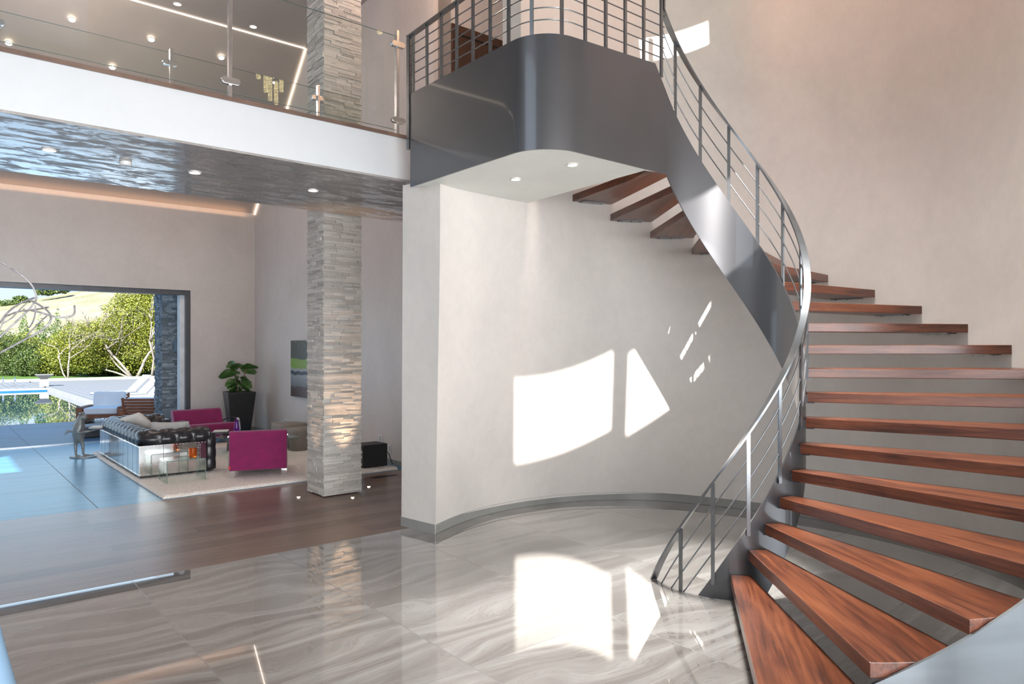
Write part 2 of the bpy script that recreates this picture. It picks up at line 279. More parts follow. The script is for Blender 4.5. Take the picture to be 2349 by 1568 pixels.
# ------------------------------------------------------------------ mesh helpers
class MB:
    def __init__(s): s.v = []; s.f = []; s.tone = []
    def quad(s, *p):
        n = len(s.v); s.v += [tuple(q) for q in p]; s.f.append(tuple(range(n, n+len(p)))); return s
    def box(s, x0, x1, y0, y1, z0, z1, M=None):
        n = len(s.v); P = [(x, y, z) for z in (z0, z1) for y in (y0, y1) for x in (x0, x1)]
        if M is not None: P = [tuple(M @ Vector(p)) for p in P]
        s.v += P; s.f += [tuple(n+i for i in q) for q in ((0, 2, 3, 1), (4, 5, 7, 6), (0, 1, 5, 4), (2, 6, 7, 3), (0, 4, 6, 2), (1, 3, 7, 5))]; return s
    def prism(s, poly, z0, z1, M=None, holes=False):
        n = len(s.v); k = len(poly); f0 = z0 if callable(z0) else (lambda x, y: z0); f1 = z1 if callable(z1) else (lambda x, y: z1)
        P = [(x, y, f0(x, y)) for x, y in poly] + [(x, y, f1(x, y)) for x, y in poly]
        if M is not None: P = [tuple(M @ Vector(p)) for p in P]
        s.v += P
        s.f += [tuple(n+i for i in reversed(range(k))), tuple(n+k+i for i in range(k))] + [(n+i, n+(i+1) % k, n+k+(i+1) % k, n+k+i) for i in range(k)]; return s
    def grid(s, rows, closed=False, capa=False, capb=False):
        n = len(s.v); w_ = len(rows[0])
        for r in rows: s.v += [tuple(p) for p in r]
        for i in range(len(rows)-1):
            for j in range(w_ if closed else w_-1):
                j2 = (j+1) % w_; s.f.append((n+i*w_+j, n+i*w_+j2, n+(i+1)*w_+j2, n+(i+1)*w_+j))
        if capa: s.f.append(tuple(n+j for j in reversed(range(w_))))
        if capb: s.f.append(tuple(n+(len(rows)-1)*w_+j for j in range(w_)))
        return s
    def tube(s, path, r, n=8, caps=True):
        path = [Vector(p) for p in path]; rows = []; up = None
        for i, p in enumerate(path):
            t = (path[min(i+1, len(path)-1)]-path[max(i-1, 0)]).normalized()
            if up is None: up = Vector((0, 0, 1)) if abs(t.z) < .9 else Vector((1, 0, 0))
            x = t.cross(up).normalized(); y = x.cross(t).normalized(); up = y
            rr = r(i/(len(path)-1)) if callable(r) else r
            rows.append([p + (x*math.cos(q)+y*math.sin(q))*rr for q in [2*PI*k/n for k in range(n)]])
        return s.grid(rows, True, caps, caps)
    def ribbon(s, path, w_, h_, wdir=None):        # rectangular bar; width runs along wdir(i, p), height is up
        path = [Vector(p) for p in path]; rows = []
        for i, p in enumerate(path):
            t = (path[min(i+1, len(path)-1)]-path[max(i-1, 0)]).normalized()
            x = Vector(wdir(i, p)).normalized() if wdir else t.cross(Vector((0, 0, 1))).normalized()
            y = x.cross(t).normalized()
            rows.append([p+x*w_/2+y*h_/2, p-x*w_/2+y*h_/2, p-x*w_/2-y*h_/2, p+x*w_/2-y*h_/2])
        return s.grid(rows, True, True, True)
    def lathe(s, prof, n=24, M=None, cap=True):
        rows = [[(r*math.cos(2*PI*k/n), r*math.sin(2*PI*k/n), z) for k in range(n)] for r, z in prof]
        if M is not None: rows = [[tuple(M @ Vector(p)) for p in r] for r in rows]
        return s.grid(rows, True, cap, cap)
    def build(s, name, mat, parent=None, smooth=False, bevel=0., seg=2, loc=None, rz=0., tone=None):
        me = bpy.data.meshes.new(name); me.from_pydata(s.v, [], s.f); me.materials.append(mat)
        if tone is not None:
            at = me.attributes.new('tone', 'FLOAT', 'FACE')
            for i, t in enumerate(tone): at.data[i].value = t
        bm = bmesh.new(); bm.from_mesh(me); bmesh.ops.recalc_face_normals(bm, faces=bm.faces) if tone is None or len(s.f) < 30000 else None
        bm.to_mesh(me); bm.free()
        o = bpy.data.objects.new(name, me); COL.objects.link(o)
        if parent is not None: o.parent = parent
        if loc is not None: o.location = loc
        o.rotation_euler = (0, 0, rz)
        if smooth:
            for p in me.polygons: p.use_smooth = True
            if bevel == 0 and smooth == 'auto':
                md = o.modifiers.new('edge', 'EDGE_SPLIT'); md.split_angle = math.radians(40)
        if bevel:
            md = o.modifiers.new('bevel', 'BEVEL'); md.width = bevel; md.segments = seg; md.limit_method = 'ANGLE'; md.angle_limit = math.radians(35)
        return o
def tag(o, label=None, cat=None, group=None, kind=None):
    if label: o['label'] = label
    if cat: o['category'] = cat
    if group: o['group'] = group
    if kind: o['kind'] = kind
    return o
def thing(name, label, cat, loc, rz=0., group=None):
    o = bpy.data.objects.new(name, None); COL.objects.link(o); o.location = loc; o.rotation_euler = (0, 0, rz); o.empty_display_size = .1
    return tag(o, label, cat, group)
def struct(name, mb, mat, label=None, **k):
    k.setdefault('rz', TH); o = mb.build(name, mat, **k); return tag(o, label, None, None, 'structure')
def copy_tree(o, parent=None, label=None, loc=None, rz=None):
    c_ = o.copy(); COL.objects.link(c_)
    if parent is not None: c_.parent = parent
    if label: c_['label'] = label
    if loc is not None: c_.location = loc
    if rz is not None: c_.rotation_euler = (0, 0, rz)
    for ch in list(o.children): copy_tree(ch, c_)
    return c_

# ------------------------------------------------------------------ drum of the stair
CX, CY = 1.5476, 5.1593
PH, DP, RISE, RI = -1.998, .2013, .16636, .547
SL = .8264
def nose(a): return SL*(a-PH)
FLOORW = [(153.9, 2.468), (143, 2.525), (132.7, 2.567), (123.9, 2.572), (111.9, 2.589), (93.6, 2.494), (84.3, 2.394), (75.8, 2.265), (64.7, 2.169), (50, 2.13), (30, 2.115), (0, 2.115), (-60, 2.108)]
TOPW = [(160, 2.30), (146, 2.16), (134, 2.108), (123.9, 2.108), (-60, 2.108)]
def ip(tab, a):
    t = sorted(tab)
    if a <= t[0][0]: return t[0][1]
    for (a0, v0), (a1, v1) in zip(t, t[1:]):
        if a <= a1: return v0+(v1-v0)*(a-a0)/(a1-a0)
    return t[-1][1]
def sm(tab, a, w_=4): return sum(ip(tab, max(-60, min(tab[0][0], a+d))) for d in (-w_, -w_/2, 0, w_/2, w_))/5
def pol(a, r, z=0.): return Vector((CX+r*math.cos(a), CY+r*math.sin(a), z))
A_END = -12
ZC = 3.015                     # landing ceiling
def wall_pt(u, z, t=0.):       # u = 0 at the free corner, 1 at the far end
    af = 153.9+(A_END-153.9)*u; at = af + 6.1*max(0, 1-u/.25)
    pf = pol(math.radians(af), sm(FLOORW, af)+t); pt = pol(math.radians(at), sm(TOPW, at)+t)
    f = max(0., min(1., z/2.6)); f = f*f*(3-2*f)*.35+f*.65
    p = pf.lerp(pt, f); p.z = z; return p
def end_pt(z):                 # the outer edge of the wall's end face
    pf = E(3.40, 5.69); pt = E(3.24, 5.40); f = max(0., min(1., z/2.6)); p = pf.lerp(pt, f); p.z = z; return p
US = [i/120 for i in range(121)]
ZS = [0, .3, .6, .9, 1.2, 1.5, 1.8, 2.1, 2.4, 2.6, ZC+.05]
mb = MB(); mb.grid([[wall_pt(u, z) for u in US] for z in ZS])
mb.grid([[end_pt(z)]+[wall_pt(u, z, .25) for u in US[8:]] for z in ZS])
mb.grid([[wall_pt(0, z), end_pt(z)] for z in ZS]); mb.grid([[wall_pt(1, z), wall_pt(1, z, .25)] for z in ZS])
struct('wall_drum', mb, PLASTER, 'curved plaster wall wrapping the floating staircase', rz=0, smooth='auto')
U2 = [134+(A_END-134)*i/110 for i in range(111)]
mb = MB(); Z2 = [ZC+.02, 4.2, 5.5, 7.8]
for rr in (0, .25): mb.grid([[pol(math.radians(a), 2.108+rr, z) for a in U2] for z in Z2])
for a in (134, A_END): mb.grid([[pol(math.radians(a), 2.108+rr, z) for rr in (0, .25)] for z in Z2])
struct('wall_drum', mb, PLASTER, 'upper curved plaster wall above the stair treads', rz=0, smooth='auto')
# baseboard following the wall
mb = MB(); pts = [wall_pt(u, 0, -.008) for u in US]
mb.grid([[p+Vector((0, 0, z)) for p in pts] for z in (.002, .085)])
mb.grid([[wall_pt(u, .085, t) for u in US] for t in (-.008, .01)])
struct('baseboard_drum', mb, SKIRT, 'grey stone baseboard along the foot of the curved wall', rz=0, smooth=True)
c0, c1 = wall_pt(0, 0), end_pt(0); n_ = (c1-c0).normalized(); o_ = Vector((-n_.y, n_.x, 0))*-.008
if o_.x > 0: o_ = -o_
mb = MB(); mb.quad(c0+o_, c1+o_, c1+o_+Vector((0, 0, .085)), c0+o_+Vector((0, 0, .085))); mb.quad(c0+o_+Vector((0, 0, .085)), c1+o_+Vector((0, 0, .085)), c1+Vector((0, 0, .085)), c0+Vector((0, 0, .085)))
struct('baseboard_end', mb, SKIRT, 'short grey baseboard on the wall end beside the wood floor', rz=0)

# ------------------------------------------------------------------ floors (object axes = house axes)
struct('floor', MB().box(-5.6, 8.5, -1.6, 5.57, -.2, 0), TILE, 'polished veined porcelain floor of the stair hall')
struct('floor', MB().box(-8.2, 8.5, 5.57, 8.27, -.2, 0), OAK, 'brown oak plank floor under the bridge')
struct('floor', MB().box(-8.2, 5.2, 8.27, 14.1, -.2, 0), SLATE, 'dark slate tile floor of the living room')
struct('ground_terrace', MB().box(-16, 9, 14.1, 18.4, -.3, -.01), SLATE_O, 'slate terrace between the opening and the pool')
struct('trim_1', MB().box(-8.2, 3.87, 14.02, 14.12, 0, .012), BRUSHED, 'metal threshold track of the sliding opening')

# ------------------------------------------------------------------ hall shell behind and beside the camera
def wall_holes(name, axis, const, thick, u0, u1, z0, z1, holes, mat, label):
    us = sorted({u0, u1, *[h_[0] for h_ in holes], *[h_[1] for h_ in holes]}); zs = sorted({z0, z1, *[h_[2] for h_ in holes], *[h_[3] for h_ in holes]})
    mb = MB()
    for i in range(len(us)-1):
        for j in range(len(zs)-1):
            cu, cz = (us[i]+us[i+1])/2, (zs[j]+zs[j+1])/2
            if any(h_[0] < cu < h_[1] and h_[2] < cz < h_[3] for h_ in holes): continue
            if axis == 'a': mb.box(us[i], us[i+1], const, const+thick, zs[j], zs[j+1])
            else: mb.box(const, const+thick, us[i], us[i+1], zs[j], zs[j+1])
    return struct(name, mb, mat, label)
ROOF = 7.8
wall_holes('wall_entry', 'a', -1.23, .03, -5.6, 8.5, 0, ROOF, [(-4.6, 3.2, .1, 3.2), (3.7, 6.9, .1, 3.2), (-.675, .65, 6.2, 6.94), (.85, 1.88, 6.05, 6.84)], PLASTER, 'entry wall behind the viewer with added light openings and clerestory windows')  # low openings added to hold the fill lamps
wall_holes('wall_hall_left', 'b', -5.6, .2, -1.45, 8.3, 0, ROOF, [(.2, 5.0, 3.4, 7.2)], PLASTER, 'left wall of the hall with a tall opening added for light')
wall_holes('wall_hall_right', 'b', 8.3, .03, -1.23, 8.3, 0, ROOF, [(-.6, 2.2, .3, 3.0)], PLASTER, 'right wall of the hall with a low opening added for light')
struct('wall_court', MB().box(12.0, 12.2, -8, 9, 0, 4.5), PLASTER, 'court wall outside the added right opening')
struct('ceiling_sun_blocker', MB().box(-8, 10, -8.5, -1.24, 3.5, 3.7), FASCIA, 'added slab blocking sun from the low entry openings')  # unseen slab put in to keep sun out of the low openings
struct('wall_sun_blocker', MB().box(-14, -5.7, -6.5, -6.2, 0, 14), PLASTER, 'added wall blocking sun from the tall opening')  # unseen wall put in to shade the tall opening
sky_q = [(2.88, 1.235), (3.545, .964), (3.33, .68), (2.69, .945)]
outer = [(-5.6, 5.6), (8.5, 5.6), (8.5, -1.23), (-5.6, -1.23)]
mb = MB()
for i in range(4):
    j = (i+1) % 4; mb.prism([outer[i], outer[j], sky_q[j], sky_q[i]], ROOF, ROOF+.015)
struct('ceiling', mb, CEIL_W, 'high ceiling of the stair hall with a small skylight')

struct('ceiling_fill_panel', MB().box(3.8, 5.0, 2.3, 3.5, 7.76, 7.79), emis('glowing_fill_panel', (.95, .98, 1), 1.5), 'added glowing panel under the hall ceiling for overhead fill')  # made-up emissive panel paired with the overhead fill lamp
# ------------------------------------------------------------------ living room and upper level shell
LZ0, LZ1, LB = 4.29, 6.78, 11.65
BZ1_ = 3.49
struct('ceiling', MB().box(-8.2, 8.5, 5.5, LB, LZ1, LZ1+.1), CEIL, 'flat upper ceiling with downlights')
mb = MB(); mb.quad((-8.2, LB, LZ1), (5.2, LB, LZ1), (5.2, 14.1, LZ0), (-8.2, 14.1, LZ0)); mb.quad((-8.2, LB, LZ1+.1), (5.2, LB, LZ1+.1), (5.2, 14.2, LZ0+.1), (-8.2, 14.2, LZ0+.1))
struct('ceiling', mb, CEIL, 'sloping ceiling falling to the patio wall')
struct('wall_drop', MB().box(-5.6, 8.5, 5.5, 5.6, LZ1, ROOF+.1), CEIL_W, 'wall above the bridge opening')
wall_holes('wall_back', 'a', 14.1, .3, -8.2, 5.2, 0, LZ0, [(-7.6, 3.87, -.1, 2.705)], PLASTER_L, 'living room wall with the wide patio opening')
wall_holes('wall_right', 'b', 5.07, .2, 5.9, 14.1, 0, LZ1, [(5.8, 7.58, BZ1_, 7)], PLASTER_L, 'right wall of the living room')
struct('wall_living_left', MB().box(-8.2, -8.0, 8.3, 14.1, 0, LZ1), PLASTER_L, 'left wall of the living room')
struct('baseboard_right', MB().box(5.055, 5.07, 5.9, 14.1, 0, .07), SKIRT, 'dark baseboard on the right living room wall')
struct('baseboard_back', MB().box(3.95, 5.07, 14.085, 14.1, 0, .07), SKIRT, 'dark baseboard on the patio wall')
# wall with the upstairs door
wall_holes('wall_upper', 'a', 7.58, .15, 5.0, 8.5, 3.3, LZ1, [(5.27, 6.6, 3.3, 5.84)], PLASTER_L, 'upstairs wall holding the dark door')
d_ = thing('door_1', 'dark walnut double door upstairs behind the balcony railing', 'door', E(5.27, 7.55, 3.33), TH); d_['kind'] = 'structure'
mb = MB().box(0, 1.33, 0, .09, 2.40, 2.51).box(0, .10, 0, .09, 0, 2.40).box(1.23, 1.33, 0, .09, 0, 2.40); mb.build('frame', DOORW, d_, bevel=.004)
for k in range(2):
    MB().box(.10+.565*k, .655+.575*k, .03, .07, 0, 2.395).build('door_leaf', DOORW, d_, bevel=.004)
    MB().box(.60+.10*k, .625+.10*k, -.02, .028, .7, 2.1).build('handle', BRUSHED, d_)
# the patio opening
w_ = thing('window_1', 'wide sliding patio opening onto the pool terrace', 'window', E(-7.6, 14.1, 0), TH); w_['kind'] = 'structure'
MB().box(0, 11.46, .03, .26, 2.62, 2.70).build('window_frame', FRAME, w_)
MB().box(11.39, 11.468, .0, .10, 0.01, 2.62).build('window_frame', FRAME, w_)
MB().box(11.31, 11.40, .11, .29, 0.01, 2.62).build('window_frame', WHITEF, w_)
# bridge
BZ0, BZ1 = 3.127, 3.49
struct('floor_bridge', MB().box(-5.4, 3.42, 5.44, 7.25, BZ0+.004, BZ1).box(3.42, 5.07, 5.62, 7.25, BZ0+.004, BZ1).box(3.42, 5.07, 7.25, 7.58, 3.25, BZ1), FASCIA, 'white plastered edge of the upper bridge')
struct('ceiling_bridge', MB().box(-5.4, 3.42, 5.445, 7.245, BZ0-.012, BZ0+.004).box(3.42, 5.06, 5.72, 7.245, BZ0-.012, BZ0+.004), BURN, 'burnished grey plaster underside of the bridge')
struct('floor_bridge_boards', MB().box(-5.4, 3.42, 5.425, 7.265, BZ1, BZ1+.03), OAK, 'thin brown oak floor edge on top of the bridge')
# landing slab
def Elist(l): return [E(a, b).to_2d() for a, b in l]
PE1, PE2, PR = 3.20, 3.526, .30
def panel_path():
    P = [(PE1, 5.19)]
    for i in range(1, 13): P.append((PE1, 5.19-(5.19-PE2-PR)*i/12))
    for i in range(1, 13):
        q = PI/2*i/12; P.append((PE1+PR-PR*math.cos(q), PE2+PR-PR*math.sin(q)))
    for i in range(1, 9): P.append((PE1+PR+(4.487-PE1-PR)*i/8, PE2))
    return P
PP = panel_path()
in_path = [E(a+.002, b).to_2d() if i < 13 else E(a+.001, b+.002).to_2d() for i, (a, b) in enumerate(PP)]
slab = [Vector((p.x, p.y)) for p in in_path] + [pol(math.radians(147), .62).to_2d(), pol(math.radians(131), 2.30).to_2d()] + [pol(math.radians(q), r_).to_2d() for q, r_ in ((140, 2.30), (147, 2.28), (154, 2.34), (159, 2.42))]
struct('ceiling_landing', MB().prism([tuple(p) for p in slab], ZC, 3.33), CEIL_W, 'pale plaster underside of the balcony landing', rz=0)

# ------------------------------------------------------------------ stacked stone pillar
def stone_block(x0, x1, y0, y1, z0, z1, rh=(.028, .055), ln=(.10, .30), dep=.016, seed=3):
    rnd = random.Random(seed); mb = MB(); tone = []
    mb.box(x0+.01, x1-.01, y0+.01, y1-.01, z0, z1); tone += [.4]*6
    faces = [((x0, y0), (1, 0), x1-x0, (0, -1)), ((x1, y0), (0, 1), y1-y0, (1, 0)), ((x1, y1), (-1, 0), x1-x0, (0, 1)), ((x0, y1), (0, -1), y1-y0, (-1, 0))]
    z = z0
    while z < z1-.005:
        h_ = min(rnd.uniform(*rh), z1-z)
        for (ox, oy), (dx, dy), L_, (nx, ny) in faces:
            t = 0
            while t < L_-.001:
                l_ = min(rnd.uniform(*ln), L_-t)
                if L_-t-l_ < .05: l_ = L_-t
                p = rnd.uniform(-.3, 1)*dep; tn = rnd.random(); sub = 1 if rnd.random() < .75 else 2
                for q in range(sub):
                    za, zb = z+h_*q/sub+.0006, z+h_*(q+1)/sub-.0006; pp = p+rnd.uniform(-.3, .3)*dep
                    a0, a1 = t+.0008, t+l_-.0008
                    c_ = [(ox+dx*a0+nx*pp, oy+dy*a0+ny*pp), (ox+dx*a1+nx*pp, oy+dy*a1+ny*pp), (ox+dx*a1-nx*.012, oy+dy*a1-ny*.012), (ox+dx*a0-nx*.012, oy+dy*a0-ny*.012)]
                    mb.prism(c_, za, zb); tone += [min(1, max(0, tn+rnd.uniform(-.15, .15)))]*6
                t += l_
        z += h_
    return mb, tone
mb, tn = stone_block(0, .45, 0, .42, 0.012, LZ1, rh=(.016, .042), ln=(.07, .26), dep=.013)
struct('pillar', mb, STONE, 'square pillar clad in stacked split stone', loc=E(3.375, 7.285), tone=tn)

# ------------------------------------------------------------------ staircase
stair = thing('floating_staircase', 'curved floating staircase with red-brown wooden treads and dark steel stringer', 'staircase', (CX, CY, 0))
def tread_mesh(ro):
    d = DP+.008; mb = MB(); n = 8
    inner = [(RI+.001, 0)]; rear_in = (RI*math.cos(d)-.0, max(.13, RI*math.sin(d)))
    poly = [(RI+.003, 0)] + [(ro*math.cos(d*i/n), ro*math.sin(d*i/n)) for i in range(n+1)] + [(math.sqrt((RI+.003)**2-.13**2), .13)]
    mb.prism(poly, -.068, 0); return mb
tm_in = tm_out = None
for k in range(1, 21):
    a = PH+DP*k; ro = 2.197 if k <= 9 else 2.114
    if k == 1: tr = tread_mesh(2.197).build('tread', WOOD, stair, bevel=.004, loc=(0, 0, k*RISE), rz=a); tm_in = tr
    elif k == 10: tr = tread_mesh(2.114).build('tread', WOOD, stair, bevel=.004, loc=(0, 0, k*RISE), rz=a); tm_out = tr
    else:
        tr = (tm_in if k < 10 else tm_out).copy(); COL.objects.link(tr); tr.location = (0, 0, k*RISE); tr.rotation_euler = (0, 0, a)
    if k in (1, 10):
        ib = MB().box(RI+.002, RI+.055, .012, .115, -.076, -.068).box(RI+.0, RI+.008, -.004, .10, -.074, -.012).build('steel_bracket', FRAME, tr)
        ob = MB()
        for i in range(6):
            q0, q1 = DP*(.25+.62*i/6), DP*(.25+.62*(i+1)/6)
            ob.prism([(r*math.cos(q), r*math.sin(q)) for r, q in ((ro-.10, q0), (ro-.004, q0), (ro-.004, q1), (ro-.10, q1))], -.076, -.068)
        for q in (.32, .55, .80): ob.lathe([(.0, -.081), (.009, -.081), (.009, -.076)], 10, Matrix.Translation(((ro-.045)*math.cos(DP*q), (ro-.045)*math.sin(DP*q), 0)))
        ob = ob.build('steel_bracket', STEEL_R, tr)
        brs = (ib, ob)
    else:
        for b_ in (tm_in if k < 10 else tm_out).children:
            c_ = b_.copy(); COL.objects.link(c_); c_.parent = tr
def lp(a, r, z): return Vector((r*math.cos(a), r*math.sin(a), z))
def zb_(a): return max(0., min(nose(a)-.49, ZC-.0))
# inner stringer: helix, then straight into the landing panel
aT = math.radians(129.7)
hel = [-2.18+(aT+2.18)*i/150 for i in range(151)]
def loc_E(a, b): v = E(a, b); return Vector((v.x-CX, v.y-CY, 0))
rows_o = []; 
for a in hel: rows_o.append((lp(a, RI, 0), lp(a, RI-.012, 0), zb_(a), max(.001, nose(a)+.15)))
path_back = list(reversed(PP))
zt0 = nose(aT)+.15
L_back = [loc_E(a, b) for a, b in path_back]
cum = 0; prev = L_back[0]; n_b = len(L_back)
for i, p in enumerate(L_back):
    cum += (p-prev).length; prev = p
    a_, b_ = path_back[i]
    nx_ = L_back[min(i+1, n_b-1)]-L_back[max(i-1, 0)]; nrm = Vector((nx_.y, -nx_.x, 0)).normalized()
    if nrm.dot(p - loc_E(3.9, 4.4)) < 0: nrm = -nrm
    zt = min(3.80+.05*max(0, (1.0-cum)), zt0+SL/RI*cum)
    rows_o.append((p, p+nrm*.012, ZC-.008, zt))
for nm, sel in (('stringer', rows_o[:len(hel)+1]), ('fascia_panel', rows_o[len(hel):])):
    mb = MB(); mb.grid([[r[0]+Vector((0, 0, r[2])), r[0]+Vector((0, 0, r[3])), r[1]+Vector((0, 0, r[3])), r[1]+Vector((0, 0, r[2]))] for r in sel], True, True, True)
    if nm == 'stringer': mb.build('stringer', STEEL, stair, smooth='auto')
    else: panel_rows = sel
# outer stringer at the foot of the stair
mb = MB(); rows = []
for i in range(61):
    a = -1.85+(math.radians(-13)+1.85)*i/60; zt = max(.002, .253+.965*(a+1.588)); zb = max(0, zt-.62)
    rows.append([lp(a, 2.2, zb), lp(a, 2.2, zt), lp(a, 2.215, zt), lp(a, 2.215, zb)])
mb.grid(rows, True, True, True); mb.build('outer_stringer', steel('reflection_pale_steel', (.17, .185, .20), .34, .25, .85), stair, smooth='auto')  # stringer steel lightened in colour for the floor reflection it catches
# handrail
a0, a1 = PH-.76/SL, math.radians(131)
rad = lambda i, p: (p.x, p.y, 0)
hp = [lp(a0+(a1-a0)*i/170, .556, max(.006, nose(a0+(a1-a0)*i/170)+.76)) for i in range(171)]
MB().ribbon(hp, .046, .014, rad).build('handrail', STEEL_R, stair, smooth='auto')
for off in (.30, .45, .60):
    s0, s1 = PH-off/SL, math.radians(133)
    MB().tube([lp(s0+(s1-s0)*i/140, .556, max(.004, nose(s0+(s1-s0)*i/140)+off)) for i in range(141)], .0048, 6).build('railing_rod', STEEL_R, stair, smooth=True)
for k in range(12):
    a = math.radians(-137.5+23.07*k)
    zt = nose(a)+.755; zb = max(0.0, nose(a)+.15-.06)
    M_ = Matrix.Rotation(a, 4, 'Z')
    MB().box(.550, .562, -.012, .012, zb, zt, M_).build('baluster', STEEL_R, stair)
# balcony: steel fascia panel with its railing
bal = thing('landing_balcony', 'curved dark steel balcony panel with a thin rod railing above the stair', 'balcony', (CX, CY, 0))
mb = MB(); mb.grid([[r[0]+Vector((0, 0, r[2])), r[0]+Vector((0, 0, r[3])), r[1]+Vector((0, 0, r[3])), r[1]+Vector((0, 0, r[2]))] for r in panel_rows], True, True, True)
mb.build('fascia_panel', STEEL, bal, smooth='auto')
seam = [r for i, r in enumerate(panel_rows)]
# arc-length sampling of the panel path, starting from the bridge end
PL = [loc_E(a, b) for a, b in PP]; S = [0]
for p, q in zip(PL, PL[1:]): S.append(S[-1]+(q-p).length)
def at_s(s_):
    s_ = max(0, min(S[-1], s_))
    for i in range(len(S)-1):
        if s_ <= S[i+1]: f_ = (s_-S[i])/(S[i+1]-S[i]); return PL[i].lerp(PL[i+1], f_), (PL[i+1]-PL[i]).normalized()
    return PL[-1], (PL[-1]-PL[-2]).normalized()
def rail_z(s_): return 4.30+.12*s_/S[-1]
path = [at_s(S[-1]*i/90)[0]+Vector((0, 0, rail_z(S[-1]*i/90))) for i in range(91)]
path = [at_s(0)[0]-at_s(0)[1]*.05+Vector((0, 0, rail_z(0)))] + path
mb = MB().ribbon(path, .046, .014)
e_ = hp[-1]; top = path[-1]
mb.ribbon([e_, Vector((e_.x, e_.y, e_.z+.02))-(e_-hp[-2])*.1, Vector((e_.x, e_.y, top.z))], .046, .016, lambda i, p: (p.x, p.y, 0))
mb.ribbon([path[-1], Vector((e_.x, e_.y, top.z))], .046, .014)
mb.build('handrail', STEEL_R, bal, smooth='auto')
for r_ in range(5):
    zz = 3.80+.083*(r_+1)
    MB().tube([at_s(S[-1]*i/90)[0]+Vector((0, 0, zz+.03*i/90)) for i in range(91)], .0048, 6).build('railing_rod', STEEL_R, bal, smooth=True)
s_ = .03; k = 0
while s_ < S[-1]+.01:
    p, t = at_s(s_); q = math.atan2(t.y, t.x); M_ = Matrix.Translation(p) @ Matrix.Rotation(q, 4, 'Z')
    MB().box(-.012, .012, -.008, .008, 3.76, rail_z(s_), M_).build('baluster', STEEL_R, bal); s_ += .212
p = at_s(0)[0]; t = at_s(0)[1]; q = math.atan2(t.y, t.x); M_ = Matrix.Translation(p-t*.03) @ Matrix.Rotation(q, 4, 'Z')
MB().box(-.02, .02, -.02, .02, ZC+.32, 4.29, M_).build('end_post', STEEL_R, bal)
# ------------------------------------------------------------------ glass balustrades on the bridge
def pill(cx, cz, w_, h_, y0, y1, n=8):
    r = h_/2; P = [(cx+w_/2-r+r*math.cos(q), cz+r*math.sin(q)) for q in [-PI/2+PI*i/n for i in range(n+1)]] + [(cx-w_/2+r+r*math.cos(q), cz+r*math.sin(q)) for q in [PI/2+PI*i/n for i in range(n+1)]]
    mb = MB(); n0 = len(mb.v); k = len(P)
    mb.v += [(x, y0, z) for x, z in P] + [(x, y1, z) for x, z in P]
    mb.f += [tuple(range(k)), tuple(reversed(range(k, 2*k)))] + [(i, (i+1) % k, k+(i+1) % k, k+i) for i in range(k)]
    return mb
BZ = BZ1+.03
def balustrade(label, b, panes, posts, ztop, clz, side):
    t = thing('glass_balustrade', label, 'railing', E(0, b, BZ), TH)
    for p0, p1 in panes:
        g_ = MB().box(p0, p1, -.005, .005, .045, ztop).build('glass_pane', GLASS, t)
        MB().box(p0, p1, -.0052, .0052, ztop, ztop+.0015).build('glass_edge', GLASS_E, g_); MB().box(p0, p1, -.0052, .0052, .043, .045).build('glass_edge', GLASS_E, g_)
    for p, hh in posts:
        po = MB().box(p-.013, p+.013, side*.02-.022, side*.02+.022, 0, hh).build('post', BRUSHED, t, bevel=.003)
        for z in clz:
            if z < hh: pill(p, z, .14, .052, -.018, .018).build('clamp', BRUSHED, po, bevel=.004)
    return t
# front edge: posts seen at columns 530 and 912; rear edge: columns 391, 728 and 838
def a_at(u, b):
    r = (u-X0)/F_PX; return (b*ST+r*b*CT)/(CT-r*ST)
fb = 5.47
A1, A2 = a_at(529, fb), a_at(913, fb)
balustrade('front glass balustrade along the edge of the white bridge', fb, [(-5.3, A1-(A2-A1)-.05), (A1-(A2-A1)-.02, A1-.02), (A1+.02, A2-.012)], [(A1-(A2-A1)-.03, .93), (A1, .93), (A2, .93)], .87, (.13, .80), 1)
rb = 7.20
R1, R2, R3 = a_at(391, rb), a_at(728, rb), a_at(842, rb)
balustrade('rear glass balustrade on the far edge of the white bridge, behind the front one', rb, [(-5.3, R1-1.35), (R1-1.33, R1-.02), (R1+.02, R2-.02), (R2+.02, R2+.5)], [(R1-1.34, .93), (R1, .93), (R2, .93)], .90, (.80,), -1)

# ------------------------------------------------------------------ recessed lights
lt = {}
def downlight(name, label, loc, r, group=None, mat=LENS, up=False, tilt=0., spot=None, ring=PLASTIC):
    key = (round(r, 3), up)
    t = thing(name, label, 'light', loc, TH, group)
    t.rotation_euler = (tilt + (PI if up else 0), 0, TH)
    if key not in lt:
        lt[key] = (MB().lathe([(r*1.25, 0), (r*1.25, -.006), (r, -.008), (r, -.001)], 28, cap=False), MB().lathe([(.0001, -.004), (r, -.004)], 28, cap=False))
    a_, b_ = lt[key]; a_.build('trim_ring', ring, t, smooth='auto'); b_.build('lens', mat, t)
    if spot:
        l_ = lamp(name+'_light', 'SPOT', (0, 0, -.03), None, energy=spot[0], color=spot[1], spot_size=math.radians(spot[2]), spot_blend=.6, shadow_soft_size=.03)
        l_.parent = t
    return t
WARM = (1, .80, .62)
def on_plane_z(u, v, z):
    d = F_PX*(z-EYE)/(HZ-v); return Vector(((u-X0)/F_PX*d, d, z))
names = ['nearest the left edge', 'in the middle', 'nearest the stone pillar']
for (u, v), nm in zip([(113, 343), (447, 395), (718, 436)], names):
    downlight('recessed_downlight', 'round recessed downlight under the bridge, '+nm, on_plane_z(u, v, BZ0-.013), .042, 'downlights under the bridge', spot=(14, WARM, 110))
